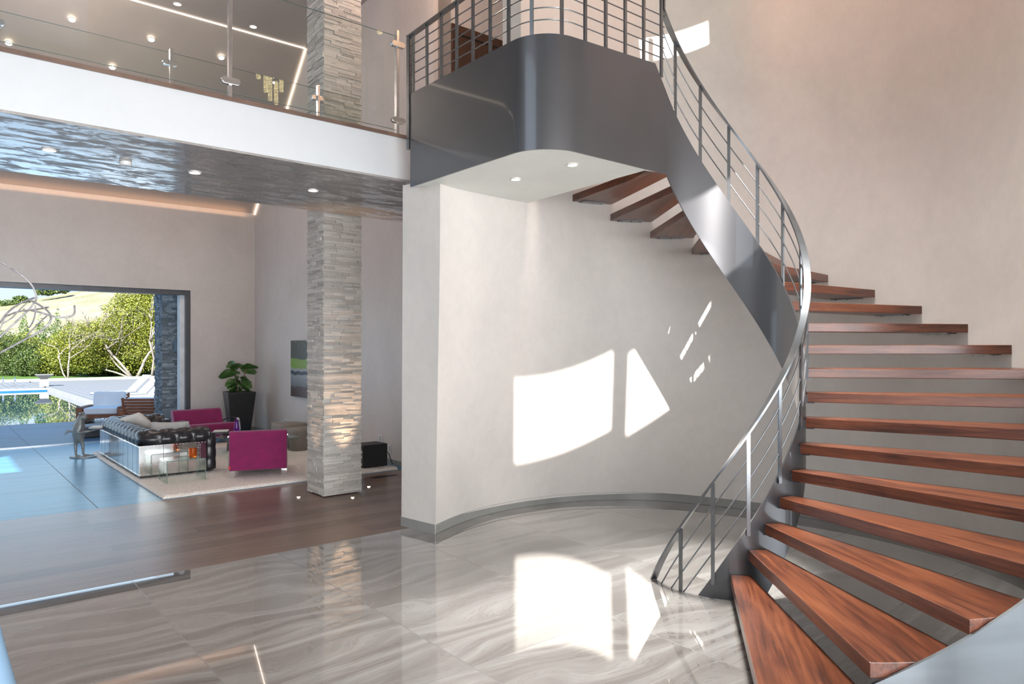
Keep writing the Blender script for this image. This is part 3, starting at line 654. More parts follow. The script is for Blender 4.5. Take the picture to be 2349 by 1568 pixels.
for (u, v), nm in zip([(1183, 410), (1313, 377)], ['farther from the steel panel seam', 'close to the curved corner of the steel panel']):
    downlight('recessed_downlight', 'round recessed downlight under the balcony landing, '+nm, on_plane_z(u, v, ZC-.001), .036, 'downlights under the landing', spot=(7, WARM, 110))
t = thing('smoke_detector', 'small round white detector disc under the bridge between two downlights', 'detector', on_plane_z(288, 371, BZ0-.013), TH)
MB().lathe([(.045, 0), (.045, -.022), (.038, -.032), (.0001, -.033)], 24).build('housing', PLASTIC, t, smooth='auto')
for (u, v), nm in zip([(407, 9), (581, 61)], ['left of the tall glass post', 'right of the tall glass post']):
    downlight('recessed_downlight', 'small downlight in the flat upper ceiling, '+nm, on_plane_z(u, v, LZ1-.001), .05, 'downlights in the upper ceiling', spot=(25, WARM, 100))
def on_slope(u, v):
    dr = Vector(((u-X0)/F_PX, 1, (HZ-v)/F_PX)); k_ = (LZ1-LZ0)/(14.1-LB)
    bb = -dr.x*ST+dr.y*CT          # z = LZ1 - k (b - LB)
    s_ = (LZ1+k_*LB-EYE)/(dr.z+k_*bb); p = dr*s_; p.z += EYE; return p
for (u, v), nm in zip([(165, 40), (347, 86), (508, 128), (20, 94), (258, 150)], ['upper row, leftmost', 'upper row, middle', 'upper row, rightmost', 'lower row, leftmost', 'lower row, rightmost']):
    p = on_slope(u, v); p.z -= .03
    downlight('recessed_downlight', 'small downlight in the sloping ceiling over the bridge, '+nm, p, .042, 'downlights in the sloping ceiling', tilt=-math.radians(24), spot=(16, WARM, 100))
# LED strips at the ceiling folds
tag(MB().box(-7.9, 5.06, -.007, .007, -.014, -.002).build('led_strip', LED, loc=E(0, LB, LZ1), rz=TH), 'long warm light line along the fold of the upper ceiling', 'light strip')
o = MB().quad((5.06, LB, LZ1-.026), (5.06, 14.08, LZ0-.026), (5.06, 14.08, LZ0-.012), (5.06, LB, LZ1-.012)).quad((5.05, LB, LZ1-.022), (5.05, 14.08, LZ0-.022), (5.06, 14.08, LZ0-.022), (5.06, LB, LZ1-.022)).build('led_strip', LED, rz=TH)
tag(o, 'warm light line running down the sloping ceiling edge beside the pillar', 'light strip')
_c = win_light('cove_glow', -7.5, 4.9, 14.02, 14.02, LZ0-.10, LZ0-.04, E(0, -1, 0), 9, (1, .55, .30))
_c.rotation_euler = (PI-math.radians(25), 0, TH)
lamp('upper_hall_glow', 'POINT', E(4.2, 6.5, 6.5), None, energy=75, color=(1, .66, .48), shadow_soft_size=.06)
lamp('stair_pendant_glow', 'POINT', E(4.40, 3.02, 5.95), None, energy=55, color=(1, .46, .27), shadow_soft_size=.015)
lamp('living_glow', 'POINT', E(1.5, 10.4, 5.6), None, energy=135, color=(1, .80, .70), shadow_soft_size=.08)  # added fill point with no fixture, brightening the living room
# floor uplights round the pillar
for (u, v), nm in zip([(685, 1141), (809, 1142), (846, 1117)], ['left of the stone pillar', 'in front of the stone pillar', 'right of the stone pillar']):
    d = F_PX*EYE/(v-HZ); p = Vector(((u-X0)/F_PX*d, d, .001))
    t = downlight('floor_uplight', 'tiny warm uplight set in the wood floor '+nm, p, .018, 'uplights around the pillar', mat=UPL, up=True, ring=CHROME)
    cx_ = E(3.6, 7.5)
    l_ = lamp('uplight_beam', 'SPOT', p+Vector((0, 0, .03)), Vector(((cx_.x-p.x)*.55, (cx_.y-p.y)*.55, 1.9)), energy=150 if u == 809 else 35, color=(1, .66, .40), spot_size=math.radians(36), spot_blend=.8, shadow_soft_size=.01)

# ------------------------------------------------------------------ crystal pendants high in the stairwell
def mirror(u, v, bv, plane):          # real place of a reflection seen in the front glass
    dr = Vector(((u-X0)/F_PX, 1, (HZ-v)/F_PX)); bb = -dr.x*ST+dr.y*CT; p = dr*(bv/bb); a_, b_ = toE(p.x, p.y)
    return E(a_, 2*plane-b_, EYE+p.z)
for i, (u, v, bv, L_, nm) in enumerate([(592, 181, 11.45, .30, 'shortest'), (609, 212, 11.3, .38, 'one of the two hanging side by side'), (619, 231, 11.2, .40, 'lowest hanging'), (633, 240, 11.55, .38, 'hung farthest from the landing'), (645, 211, 11.3, .34, 'nearest the curved wall')]):
    p = mirror(u, v, bv, rb)
    t = thing('crystal_pendant', 'slim lit crystal bar pendant over the stairwell, '+nm, 'pendant light', p, 0, 'crystal pendants over the stairs')
    MB().box(-.026, .026, -.026, .026, 0, L_).build('crystal_bar', CRYST, t, bevel=.004)
    MB().tube([(0, 0, L_), (0, 0, ROOF-p.z)], .002, 5).build('cord', BLACK, t)

# ------------------------------------------------------------------ rug
mb = MB(); rnd = random.Random(5); nx_, ny_ = 150, 200
RA0, RA1, RB0, RB1 = 2.0, 4.93, 8.31, 12.5
rows = []
for j in range(ny_+1):
    r = []
    for i in range(nx_+1):
        ed = min(i, nx_-i, j, ny_-j); z = .002 if ed == 0 else .034+rnd.uniform(-.006, .006)
        jt = .008 if ed <= 1 else .004
        r.append((RA0+(RA1-RA0)*i/nx_+rnd.uniform(-jt, jt), RB0+(RB1-RB0)*j/ny_+rnd.uniform(-jt, jt), z))
    rows.append(r)
mb.grid(rows)
o = mb.build('shag_rug', RUG, rz=TH, smooth=True); tag(o, 'cream shag rug under the living room seating', 'rug')
RZ = .034
# ------------------------------------------------------------------ tufted sofa with aluminium back
def sofa():
    t = thing('tufted_sofa', 'black tufted leather sofa with riveted aluminium back and sides', 'sofa', E(2.04, 9.58, RZ), TH)
    Wd, L_, hp_ = .90, 2.48, .40
    def panel(x0, x1, y, L2, along):
        mb = MB(); sm_ = MB()
        if along == 'x': mb.box(x0, x1, y-.006, y+.006, .03, hp_)
        else: mb.box(y-.006, y+.006, x0, x1, .03, hp_)
        rv = lambda s_, z: mb.box(s_-.005, s_+.005, y-.011, y+.011, z-.005, z+.005) if along == 'x' else mb.box(y-.010, y+.010, s_-.004, s_+.004, z-.004, z+.004)
        n_ = int((x1-x0)/.038)
        for i in range(n_+1):
            s_ = x0+.01+(x1-x0-.02)*i/n_; rv(s_, .045); rv(s_, hp_-.012)
        for q in L2:
            (sm_.box(q-.0025, q+.0025, y-.0075, y+.0075, .03, hp_) if along == 'x' else sm_.box(y-.0075, y+.0075, q-.0025, q+.0025, .03, hp_))
            if along == 'x':
                for i in range(10): rv(q+.012, .05+.034*i)
                for i in range(10): rv(q-.012, .05+.034*i)
            if along == 'x': pass
            else: pass
        if along == 'x':
            for i in range(int(n_*.62)): rv(x0+.02+.038*i, .155)
        return mb, sm_
    pm_, ss_ = panel(.0, .78, .0, (.27, .45, .70), 'x'); pm_ = pm_.build('side_panel', ALU, t); ss_.build('seam', FRAME, pm_)
    pm_, ss_ = panel(.0, .78, L_, (.27, .45, .70), 'x'); pm_ = pm_.build('side_panel', ALU, t); ss_.build('seam', FRAME, pm_)
    pm_, ss_ = panel(.0, L_, .0, (.1, .35, .62, .9, 1.2, 1.5, 1.8, 2.1, 2.35), 'y'); pm_ = pm_.build('back_panel', ALU, t); ss_.build('seam', FRAME, pm_)
    # tufted roll
    R_ = .125; P = []
    def seg(p, q, n_):
        for i in range(n_): P.append(Vector((p[0]+(q[0]-p[0])*i/n_, p[1]+(q[1]-p[1])*i/n_, 0)))
    c_ = .115; rr = .10
    seg((.84, c_), (c_+rr, c_), 60)
    for i in range(12): q = PI/2*i/12; P.append(Vector((c_+rr-rr*math.sin(q), c_+rr-rr*math.cos(q), 0)))
    seg((c_, c_+rr), (c_, L_-c_-rr), 190)
    for i in range(12): q = PI/2*i/12; P.append(Vector((c_+rr-rr*math.cos(q), L_-c_-rr+rr*math.sin(q), 0)))
    seg((c_+rr, L_-c_), (.84, L_-c_), 61)
    rows = []; s_ = 0
    for i, p in enumerate(P):
        if i: s_ += (p-P[i-1]).length
        tt = (P[min(i+1, len(P)-1)]-P[max(i-1, 0)]).normalized(); nx_ = Vector((-tt.y, tt.x, 0))
        row = []
        for k in range(28):
            ph = 2*PI*k/28; u_, v_ = s_/.20*PI, ph*2
            a_ = abs(math.sin((u_+v_)/1)); b_ = abs(math.sin((u_-v_)/1)); bump_ = min(a_, b_)**.55
            if p is P[0] or p is P[-1]: bump_ = .2
            r_ = R_*(.84+.20*bump_); row.append(Vector((p.x, p.y, hp_+.062))+nx_*math.cos(ph)*r_*1.03+Vector((0, 0, math.sin(ph)*r_*.95)))
        rows.append(row)
    MB().grid(rows, True, True, True).build('tufted_roll', LEATHER, t, smooth=True)
    for y0 in (0, L_-.235):
        rows = []
        for j in range(21):
            z = .03+.46*j/20; r_ = []
            for k in range(20):
                ph = 2*PI*k/20; cx_, cy_ = math.copysign(abs(math.cos(ph))**.55, math.cos(ph)), math.copysign(abs(math.sin(ph))**.55, math.sin(ph))
                pinch = 1-.07*abs(math.cos(PI*z/.155))**6; r_.append((.845+.075*cx_*pinch, y0+.118+.118*cy_*pinch, z))
            rows.append(r_)
        MB().grid(rows, True, True, True).build('arm_front', LEATHER, t, smooth=True)
    MB().box(.22, .86, .24, L_-.24, .03, .26).build('seat_base', LEATHER, t, bevel=.02)
    MB().box(.24, .88, .25, L_/2-.005, .26, .34).build('seat_cushion', LEATHER, t, bevel=.03, seg=3)
    MB().box(.24, .88, L_/2+.005, L_-.25, .26, .34).build('seat_cushion', LEATHER, t, bevel=.03, seg=3)
    MB().box(.03, .85, .04, .10, 0, .03).box(.03, .85, L_-.10, L_-.04, 0, .03).build('plinth', BLACK, t)
sofa()
def pillow(label, loc, rot, w_, h_, th, mat):
    n_ = 16; rows = []; rows2 = []
    for s_, R__ in ((1, rows), (-1, rows2)):
        for i in range(n_+1):
            r = []
            for j in range(n_+1):
                u_, v_ = i/n_*2-1, j/n_*2-1; e_ = (1-u_**4)*(1-v_**4); pin = 1-.07*(1-abs(u_))**.0*(u_*u_*v_*v_)+.0
                sx = u_*w_/2*(1-.06*(1-v_*v_)*0)*(1-.05*(1-abs(v_))); sy = v_*h_/2*(1-.05*(1-abs(u_)))
                r.append((sx, s_*th/2*e_**.5, sy))
            R__.append(r)
    mb = MB(); mb.grid(rows); mb.grid([list(reversed(r)) for r in rows2])
    o = mb.build('throw_pillow', mat, smooth=True); o.location = loc; o.rotation_euler = rot; tag(o, label, 'pillow', 'throw pillows on the sofa'); return o
pillow('cream throw pillow leaning on the back roll of the black sofa', E(2.33, 11.05, RZ+.53), (-.75, .25, TH+PI/2+.5), .40, .36, .14, CREAM)
pillow('grey knitted throw pillow lying against the arm of the black sofa', E(2.50, 10.10, RZ+.47), (-.5, 0, TH-.45), .46, .34, .15, GREYP)

# ------------------------------------------------------------------ glass side table and candle
g_ = thing('glass_side_table', 'low bent clear glass table in front of the aluminium sofa side', 'table', E(2.21, 9.03, RZ), TH)
prof = [(0, 0), (0, .245), (.004, .257), (.015, .265), (.43, .265), (.441, .257), (.445, .245), (.445, 0)]
inn = [(.010, 0), (.010, .243), (.012, .251), (.018, .255), (.427, .255), (.433, .251), (.435, .243), (.435, 0)]
mb = MB(); rows = [[(x, y, z) for (x, z), (x2, z2) in zip(prof, inn) for y in (0,)] for _ in (0,)]
R__ = []
for (x, z), (x2, z2) in zip(prof, inn): R__.append([(x, 0, z), (x2, 0, z2), (x2, .34, z2), (x, .34, z)])
mb.grid(R__, True, True, True); mb.build('glass_body', GLASS_G, g_)
mb = MB()
for y0 in (-.001, .338):
    for i in range(len(prof)-1):
        (x, z), (x2, z2) = prof[i], prof[i+1]; (p, q), (p2, q2) = inn[i], inn[i+1]
        if i in (3,): pass
        mb.quad((x, y0, z), (x2, y0, z2), (p2, y0, q2), (p, y0, q)); 
mb.build('glass_edge', GLASS_E, g_)
c_ = thing('candle_holder', 'amber glass candle holder on the low glass table', 'candle', E(2.55, 9.20, RZ+.267), TH)
MB().lathe([(.0001, 0), (.042, 0), (.045, .01), (.045, .105), (.040, .105), (.040, .012), (.0001, .012)], 28, cap=False).build('cup', ORANGE, c_, smooth='auto')
MB().lathe([(.0001, .014), (.034, .014), (.034, .055), (.0001, .055)], 20, cap=False).build('wax', CREAM, c_, smooth='auto')

# ------------------------------------------------------------------ magenta armchairs (front faces -y of the object)
def armchair(label, loc, rz, wd):
    t = thing('lounge_armchair', label, 'armchair', loc, rz, 'magenta lounge armchairs')
    h_ = wd/2
    def ext(prof, x0, x1):
        mb = MB(); n = len(prof); mb.v += [(x0, y, z) for y, z in prof] + [(x1, y, z) for y, z in prof]
        mb.f += [tuple(range(n)), tuple(reversed(range(n, 2*n)))] + [(i, (i+1) % n, n+(i+1) % n, n+i) for i in range(n)]; return mb
    back = [(.34, .08), (.365, .34), (.40, .52), (.395, .555), (.365, .575), (.32, .575), (.28, .55), (.20, .34), (.15, .22), (.15, .08)]
    ext(back, -h_+.0, h_-.0).build('backrest', MAGENTA, t, bevel=.018, seg=3)
    ext([(.17, .21), (.21, .31), (-.36, .36), (-.395, .345), (-.40, .31), (-.385, .20), (-.36, .19)], -h_+.03, h_-.03).build('seat', MAGENTA, t, bevel=.018, seg=3)
    MB().box(-h_+.06, h_-.06, -.33, .16, .075, .195).build('base', MAGENTA, t, bevel=.01)
    for s_ in (-1, 1):
        x = s_*(h_+.012)
        pts = [(x, .29, .33), (x, .10, .385), (x, -.12, .425), (x, -.30, .43)]
        pts2 = [(x, -.30, .43), (x, -.345, .425), (x, -.38, .38), (x, -.41, .22), (x, -.42, .0)]
        a_ = MB().ribbon(pts, .04, .010, lambda i, p: (1, 0, 0)).build('armrest', BLACK, t, bevel=.002)
        MB().ribbon(pts2, .05, .018, lambda i, p: (1, 0, 0)).build('front_leg', CHROME, t)
        MB().box(s_*(h_-.035)-.035, s_*(h_-.035)+.035, .27, .345, 0, .085).build('foot', CHROME, t, bevel=.003)
    return t
_a1 = armchair('magenta armchair with its plain back turned to the stairs', Vector((-3.28, 9.17, RZ)), math.radians(20)+PI, .68)
armchair('magenta armchair with chrome arms facing the room in front of the planter', px(469, 12.05) - Vector((0, 0, px(469, 12.05).z-RZ)), math.radians(47), .88).scale = (.94, .94, .94)

RED = simple('red_label', (.5, .02, .01), .6)
MB().box(.325, .348, .352, .365, .11, .145).build('fabric_tag', RED, _a1)
# coffee table, vase and magazines
ct = thing('coffee_table', 'low dark glass coffee table between sofa and magenta armchairs', 'table', E(3.33, 10.05, RZ), TH)
MB().box(0, .95, 0, 1.32, .27, .285).build('table_top', GLASS_G, ct)
MB().box(0, .95, -.001, .002, .269, .286).box(-.001, .002, 0, 1.32, .269, .286).build('glass_edge', GLASS_E, ct)
MB().box(.25, .70, .35, .95, 0, .27).build('base', BLACK, ct, bevel=.01)
v_ = thing('flower_vase', 'tall purple glass bottle vase on the coffee table', 'vase', px(543, 11.0) - Vector((0, 0, px(543, 11.0).z-RZ-.286)), 0)
MB().lathe([(.0001, 0), (.040, 0), (.046, .02), (.040, .08), (.026, .16), (.024, .185), (.028, .20), (.024, .20), (.020, .18), (.034, .08), (.0001, .012)], 24, cap=False).build('glass_body', PURPLE, v_, smooth='auto')
for i, (u, d, nm) in enumerate([(507, 11.2, 'open, near the table corner'), (517, 10.9, 'closed, beside the open one')]):
    p = px(u, d); p.z = RZ+.286+.0*i
    o = MB().box(-.11, .11, -.14, .14, 0, .006).box(-.10, .10, -.13, .13, .006, .009).build('magazine', PAPER if i == 0 else BLACK, loc=p, rz=.3+i*.5)
    tag(o, 'magazine on the coffee table, '+nm, 'magazine', 'magazines on the coffee table')

# ------------------------------------------------------------------ planter with fiddle-leaf fig
pl = thing('tall_planter', 'tall tapering black planter in the living room corner', 'planter', E(4.52, 13.36, 0), TH-.12)
rows = []
for z, w_ in ((0, .155), (.02, .16), (.80, .245), (.82, .245), (.82, .215), (.76, .21)): rows.append([(-w_, -w_, z), (w_, -w_, z), (w_, w_, z), (-w_, w_, z)])
MB().grid(rows, True, True, False).build('pot', BLACK, pl, bevel=.004)
MB().box(-.212, .212, -.212, .212, .72, .765).build('soil', SOIL, pl)
fg = thing('fiddle_leaf_fig', 'fiddle-leaf fig with broad dark leaves in the tall black planter', 'plant', E(4.52, 13.36, .765), 0)
mb = MB(); tips = []
for a_, ln, x, y in ((.3, .5, .03, 0), (2.4, .45, -.05, .04), (4.4, .38, 0, -.06)):
    pts = [Vector((x, y, 0)), Vector((x+.03*math.cos(a_), y+.03*math.sin(a_), ln*.5)), Vector((x+.1*math.cos(a_), y+.1*math.sin(a_), ln))]
    mb.tube(pts, .009, 6); tips.append(pts)
mb.build('stem', STEMM, fg, smooth=True)
def leaf(mb, base, az, el, L_, W_, roll=0.):
    n_ = 8; X = Vector((math.cos(az)*math.cos(el), math.sin(az)*math.cos(el), math.sin(el))); Y = Vector((-math.sin(az), math.cos(az), 0)); Z = X.cross(Y)
    Y, Z = Y*math.cos(roll)+Z*math.sin(roll), Z*math.cos(roll)-Y*math.sin(roll)
    rows = []
    for i in range(n_+1):
        t_ = i/n_; w_ = W_*(.10 if i == 0 else (math.sin(PI*min(1, t_**.8))**.6*(.62+.5*t_)) if i < n_ else .02)
        c_ = base+X*(L_*t_)-Vector((0, 0, 1))*(L_*.28*t_*t_)
        rows.append([c_+Y*(w_/2*s_)+Z*(-.10*w_*(1-abs(s_))+.012*math.sin(9*t_+3*s_)) for s_ in (-1, -.5, 0, .5, 1)])
    mb.grid(rows)
rnd = random.Random(11); mb = MB()
for (az, el, L_, W_, z, r_) in [(2.9, .75, .26, .20, .42, 0), (3.5, .05, .30, .18, .36, .3), (.1, .35, .30, .17, .44, 0), (.5, .15, .26, .16, .40, .3), (-1.6, .25, .22, .21, .38, 0), (1.5, .5, .24, .16, .43, 0), (-.5, -.1, .25, .13, .27, .2), (-.2, -.3, .22, .13, .22, 0),
                                (3.9, -.2, .22, .17, .24, .4), (-2.2, -.2, .2, .17, .18, 0), (-1.2, -.1, .2, .17, .22, .2), (2.5, .0, .22, .15, .25, 0), (1.0, -.1, .22, .15, .26, 0), (-1.0, -.5, .17, .15, .10, 0), (-2.6, -.45, .17, .15, .10, 0), (.2, -.4, .18, .13, .12, 0), (-1.9, .55, .2, .15, .44, 0), (3.3, .4, .2, .14, .46, 0)]:
    leaf(mb, Vector((.03*math.cos(az), .03*math.sin(az), z*1.02+.04)), az, el, L_*1.1, W_*1.25, r_+rnd.choice((-1, 1))*rnd.uniform(.5, 1.1))
mb.build('leaves', LEAF, fg, smooth=True)

# ------------------------------------------------------------------ ottomans, painting, subwoofer, outlets
for (a_, b_, w_, h_, nm) in ((4.72, 11.5, .25, .345, 'farther from the stone pillar'), (4.62, 10.80, .24, .335, 'half hidden by the stone pillar')):
    t = thing('ottoman', 'taupe wool cube ottoman by the right wall, '+nm, 'ottoman', E(a_, b_, RZ), TH+.12, 'taupe ottomans')
    rows = []
    for z, k in ((.0, .95), (.02, .985), (h_-.05, 1), (h_-.02, .97), (h_-.004, .9), (h_, .75)):
        rows.append([(w_*k*math.copysign(abs(math.cos(q))**.45, math.cos(q)), w_*k*math.copysign(abs(math.sin(q))**.45, math.sin(q)), z) for q in [2*PI*i/40 for i in range(40)]])
    MB().grid(rows, True, True, True).build('cushion', TAUPE, t, smooth='auto')
t = thing('abstract_painting', 'tall abstract painting with green and grey bands on the right wall', 'painting', E(5.02, 10.9, .78), TH)
MB().box(.0, .03, 0, 1.28, 0, .98).build('canvas', ART, t)
MB().box(.03, .048, .02, 1.26, .02, .96).build('stretcher', BLACK, t)
sw = thing('subwoofer', 'black cube subwoofer on the rug edge behind the stone pillar', 'speaker', E(4.50, 8.50, RZ), TH)
MB().box(.012, .36, 0, .30, 0, .305).build('cabinet', BLACKG, sw, bevel=.006)
MB().box(0, .014, .005, .295, .005, .30).build('baffle', BLACK, sw)
Mx = Matrix.Rotation(-PI/2, 4, 'Y')
MB().lathe([(.105, 0), (.105, .008), (.09, .010), (.03, -.0), (.0001, .006)], 28, Matrix.Translation((-.0, .15, .19)) @ Mx, cap=False).build('cone', CHROME, sw, smooth='auto')
MB().lathe([(.035, 0), (.035, .006), (.025, .006), (.022, .001), (.0001, .001)], 20, Matrix.Translation((-.0, .15, .055)) @ Mx, cap=False).build('port', BLACK, sw, smooth='auto')
MB().tube([(.36, .05, .20), (.40, .03, .16), (.43, .02, .05), (.47, .05, .005)], .006, 6).build('cable', BLACK, sw, smooth=True)
def outlet(label, b, z, w_=.075, h_=.12, a=5.07, ax='b'):
    if ax == 'b': t = thing('wall_outlet', label, 'outlet', E(a-.004, b, z), TH); bx = (-.004, .004, -w_/2, w_/2, -h_/2, h_/2); i_ = (-.006, -.003, -w_*.28, w_*.28, -h_*.32, h_*.32)
    MB().box(*bx).build('plate', PLASTIC, t, bevel=.002); MB().box(*i_).build('socket', GREYP, t, bevel=.001)
def b_on_right(u): r = (u-X0)/F_PX; return (5.07*CT - r*5.07*ST)/(ST + r*CT)
for u, v, nm, w_ in ((624, 975, 'tall plate near the planter', .07), (656, 968, 'square plate above the ottomans', .13), (873, 1006, 'square plate above the subwoofer', .13), (895, 1029, 'tall plate right of the subwoofer', .07)):
    b_ = b_on_right(u); d = 5.07*ST+b_*CT
    outlet('white wall outlet on the right wall, '+nm, b_, EYE+(HZ-v)/F_PX*d, w_, .12)
o = MB().box(0, .35, 0, .10, 0.001, .004).build('floor_vent', BLACK, loc=E(4.35, 7.95, 0), rz=TH); tag(o, 'narrow black floor vent in the wood floor by the right wall', 'vent')

# ------------------------------------------------------------------ frog statue with tray
fr = thing('frog_statue', 'bronze standing frog statue holding out a tray beside the sofa', 'statue', px(182, 10.6)-Vector((0, 0, px(182, 10.6).z)), 0)
def skin(name, V_, E_, R_, mat, parent, root=0, sub=2):
    me = bpy.data.meshes.new(name); me.from_pydata(V_, E_, []); o = bpy.data.objects.new(name, me); COL.objects.link(o); o.parent = parent
    o.modifiers.new('skin', 'SKIN'); me.skin_vertices.new() if not me.skin_vertices else None
    for i, r in enumerate(R_): me.skin_vertices[0].data[i].radius = (r, r) if not isinstance(r, tuple) else r
    me.skin_vertices[0].data[root].use_root = True
    sd = o.modifiers.new('sub', 'SUBSURF'); sd.levels = sd.render_levels = sub; me.materials.append(mat); return o
V_ = [(-.01, 0, .30), (-.025, 0, .37), (-.015, 0, .45), (.01, 0, .525), (.03, 0, .60), (.07, 0, .605), (.115, 0, .575),
      (-.055, -.01, .19), (-.045, -.01, .05), (-.035, -.02, .03), (.04, -.04, .025), (.04, .02, .19), (.045, .02, .05), (.055, .03, .03), (.13, .05, .025),
      (.035, -.06, .45), (.03, -.08, .37), (.12, -.07, .385), (.20, -.03, .40), (-.05, .05, .45), (-.10, .08, .40), (-.15, .07, .375), (-.185, .05, .38)]
E_ = [(0, 1), (1, 2), (2, 3), (3, 4), (4, 5), (5, 6), (0, 7), (7, 8), (8, 9), (9, 10), (0, 11), (11, 12), (12, 13), (13, 14), (2, 15), (15, 16), (16, 17), (17, 18), (2, 19), (19, 20), (20, 21), (21, 22)]
R_ = [.056, .088, .084, .062, .064, .050, .030, .026, .017, .017, .017, .026, .017, .017, .017, .026, .022, .018, .016, .026, .02, .014, .012]
skin('body', V_, E_, R_, BRONZE, fr)
for s_ in (-1, 1): MB().lathe([(.0001, .024), (.012, .021), (.021, .012), (.024, 0), (.021, -.012), (.0001, -.024)], 14, Matrix.Translation((.035, s_*.035, .652)), cap=False).build('eye', BRONZE, fr, smooth=True)
mb = MB()
for q in (-.5, -.2, .1, .4): mb.tube([(-.175, .05, .38), (-.205, .05+.03*q, .38+.05*q), (-.24, .05+.06*q, .375+.085*q)], lambda t_: .009-.003*t_, 6)
for y in (-.065, .065):
    for q in (-.35, 0, .35): mb.tube([(.05+.03*(y > 0), y, .022), (.13+.04*(y > 0), y+.09*q, .018)], .009, 6)
mb.build('webbed_toes', BRONZE, fr, smooth=True)
rows = [[(.05+.19*math.cos(q)*(1+.08*math.sin(5*q)), .0+.13*math.sin(q)*(1+.1*math.cos(4*q)), z) for q in [2*PI*i/30 for i in range(30)]] for z in (0, .012, .018)]
MB().grid(rows, True, True, True).build('base', BRONZE, fr, smooth='auto')
MB().lathe([(.0001, .0), (.12, .0), (.15, .012), (.155, .02), (.145, .02), (.12, .008), (.0001, .008)], 30, Matrix.Translation((.31, 0, .425)), cap=False).build('tray', BRONZE, fr, smooth='auto')
MB().tube([(.12, -.07, .385), (.22, -.02, .405), (.27, 0, .427)], .012, 6).build('tray_arm', BRONZE, fr, smooth=True)
fx = fr.location
for i, (w_, q, nm) in enumerate(((.11, .2, 'bottom of the stack'), (.105, -.15, 'middle of the stack'), (.095, .35, 'topmost'))):
    o = MB().box(-w_, w_, -w_*.75, w_*.75, 0, .011).build('magazine', PAPER, loc=fx+Vector((.30, 0, .434+.0115*i)), rz=q)
    tag(o, 'pale magazine on the frog statue tray, '+nm, 'magazine', 'magazines on the frog tray')

# ------------------------------------------------------------------ pedestal and branches at the left edge
pd = thing('flared_pedestal', 'pale blue flared pedestal cut off at the lower left corner', 'pedestal', (-2.13, 2.4, 0), 0)
rows = []
for z in [i*.8/10 for i in range(11)]:
    w_ = .365+.225*((.8-z)/.8)**1.15; rows.append([(w_*math.cos(q), .35*w_*math.sin(q), z) for q in [2*PI*i/48 for i in range(48)]])
MB().grid(rows, True, True, True).build('body', PEDM, pd, smooth='auto')
MB().lathe([(.0001, .03), (.018, .028), (.024, .016), (.02, 0)], 20, Matrix.Translation((.375, -.12, .63)) @ Matrix.Rotation(PI/2, 4, 'X'), cap=False).build('knob', BRONZE, pd, smooth='auto')
vz = thing('branch_vase', 'dark vase on the pedestal outside the left edge', 'vase', (-2.16, 2.42, .801), 0)
MB().lathe([(.0001, 0), (.07, 0), (.10, .08), (.06, .22), (.045, .30), (.05, .32), (.04, .32), (.0001, .29)], 24, cap=False).build('glass_body', BLACK, vz, smooth='auto')
br = thing('bare_branch', 'silvery bare curling branches reaching in from the left edge', 'branch', (-2.16, 2.42, 1.10), 0)
B_ = [[(0, 772), (28, 746), (63, 714), (81, 692), (84.5, 681), (79, 664), (71.5, 651), (56, 636), (37, 622), (19, 611), (0, 599), (-20, 590)],
      [(-30, 775), (0, 740), (13, 720), (35, 701), (65, 687), (82, 682)], [(13, 725), (43, 713), (72, 711), (97, 707), (111, 704)],
      [(69, 688), (87, 697), (108, 710), (118, 725), (115, 740), (95, 759), (52, 781), (0, 809), (-40, 830)],
      [(72, 712), (93, 716), (118, 725), (139, 728), (163, 726), (172, 719), (171, 701)],
      [(81, 701), (81, 720), (76, 738), (67, 751)], [(6, 742), (28, 729), (39, 716), (54, 701), (65, 692)], [(-5, 770), (4, 744), (13, 725)], [(60, 771), (78, 752), (97, 733), (108, 724)]]
mb = MB(); rnd = random.Random(2)
for i, pl_ in enumerate(B_):
    dd = 2.55+rnd.uniform(-.0, .0); pts = []
    for j in range(len(pl_)-1):
        for q in range(1):
            f_ = q/1; u = pl_[j][0]*(1-f_)+pl_[j+1][0]*f_; v = pl_[j][1]*(1-f_)+pl_[j+1][1]*f_
            pts.append(px(u, dd+.10*math.sin(i+.35*(j+f_)), v)-br.location)
    pts.append(px(*(pl_[-1][0], dd+.10*math.sin(i+.35*(len(pl_)-1)), pl_[-1][1]))-br.location)
    if i in (1, 3, 0): 
        e0 = pts[0] if i != 3 else pts[-1]; tail = [Vector((0, 0, -.1)), Vector((.02, .02, .1)), e0.lerp(Vector((.05, .05, .2)), .4), e0]
        if i == 3: pts = pts+list(reversed(tail))
        else: pts = tail+pts
    for _ in range(2):
        q_ = [pts[0]]
        for a_, b_ in zip(pts, pts[1:]): q_ += [a_*.75+b_*.25, a_*.25+b_*.75]
        pts = q_+[pts[-1]]
    mb.tube(pts, .0034 if i < 5 else .0025, 6)
mb.build('branches', TWIG, br, smooth=True)
#PART3
# ------------------------------------------------------------------ outdoors
def far_pt(u, d, z=0.): p = px(u, d); p.z = z; return p
struct('ground', MB().box(3.95, 40, 18.4, 42, -.3, 0).box(-60, 3.8, 33.7, 42, -.3, 0), DECK, 'pale pool deck')
struct('ground_lawn', MB().box(-140, 160, 42, 75, -.3, .02), LAWN, 'green ground beyond the pool deck')
struct('ground_right', MB().box(9, 40, 5, 18.4, -.3, -.02), DECK, 'paving beside the terrace')
struct('water', MB().box(-60, 3.8, 18.4, 33.5, -.4, -.10), POOLB, 'still blue swimming pool water')
struct('trim_2', MB().box(3.8, 3.95, 18.4, 33.5, -.3, .015).box(-60, 3.95, 33.5, 33.72, -.3, .015), CONC, 'pale coping around the pool')
struct('trim_3', MB().box(-60, 3.79, 33.40, 33.5, -.12, -.055), POOLT, 'blue tiled raised edge at the far end of the pool')
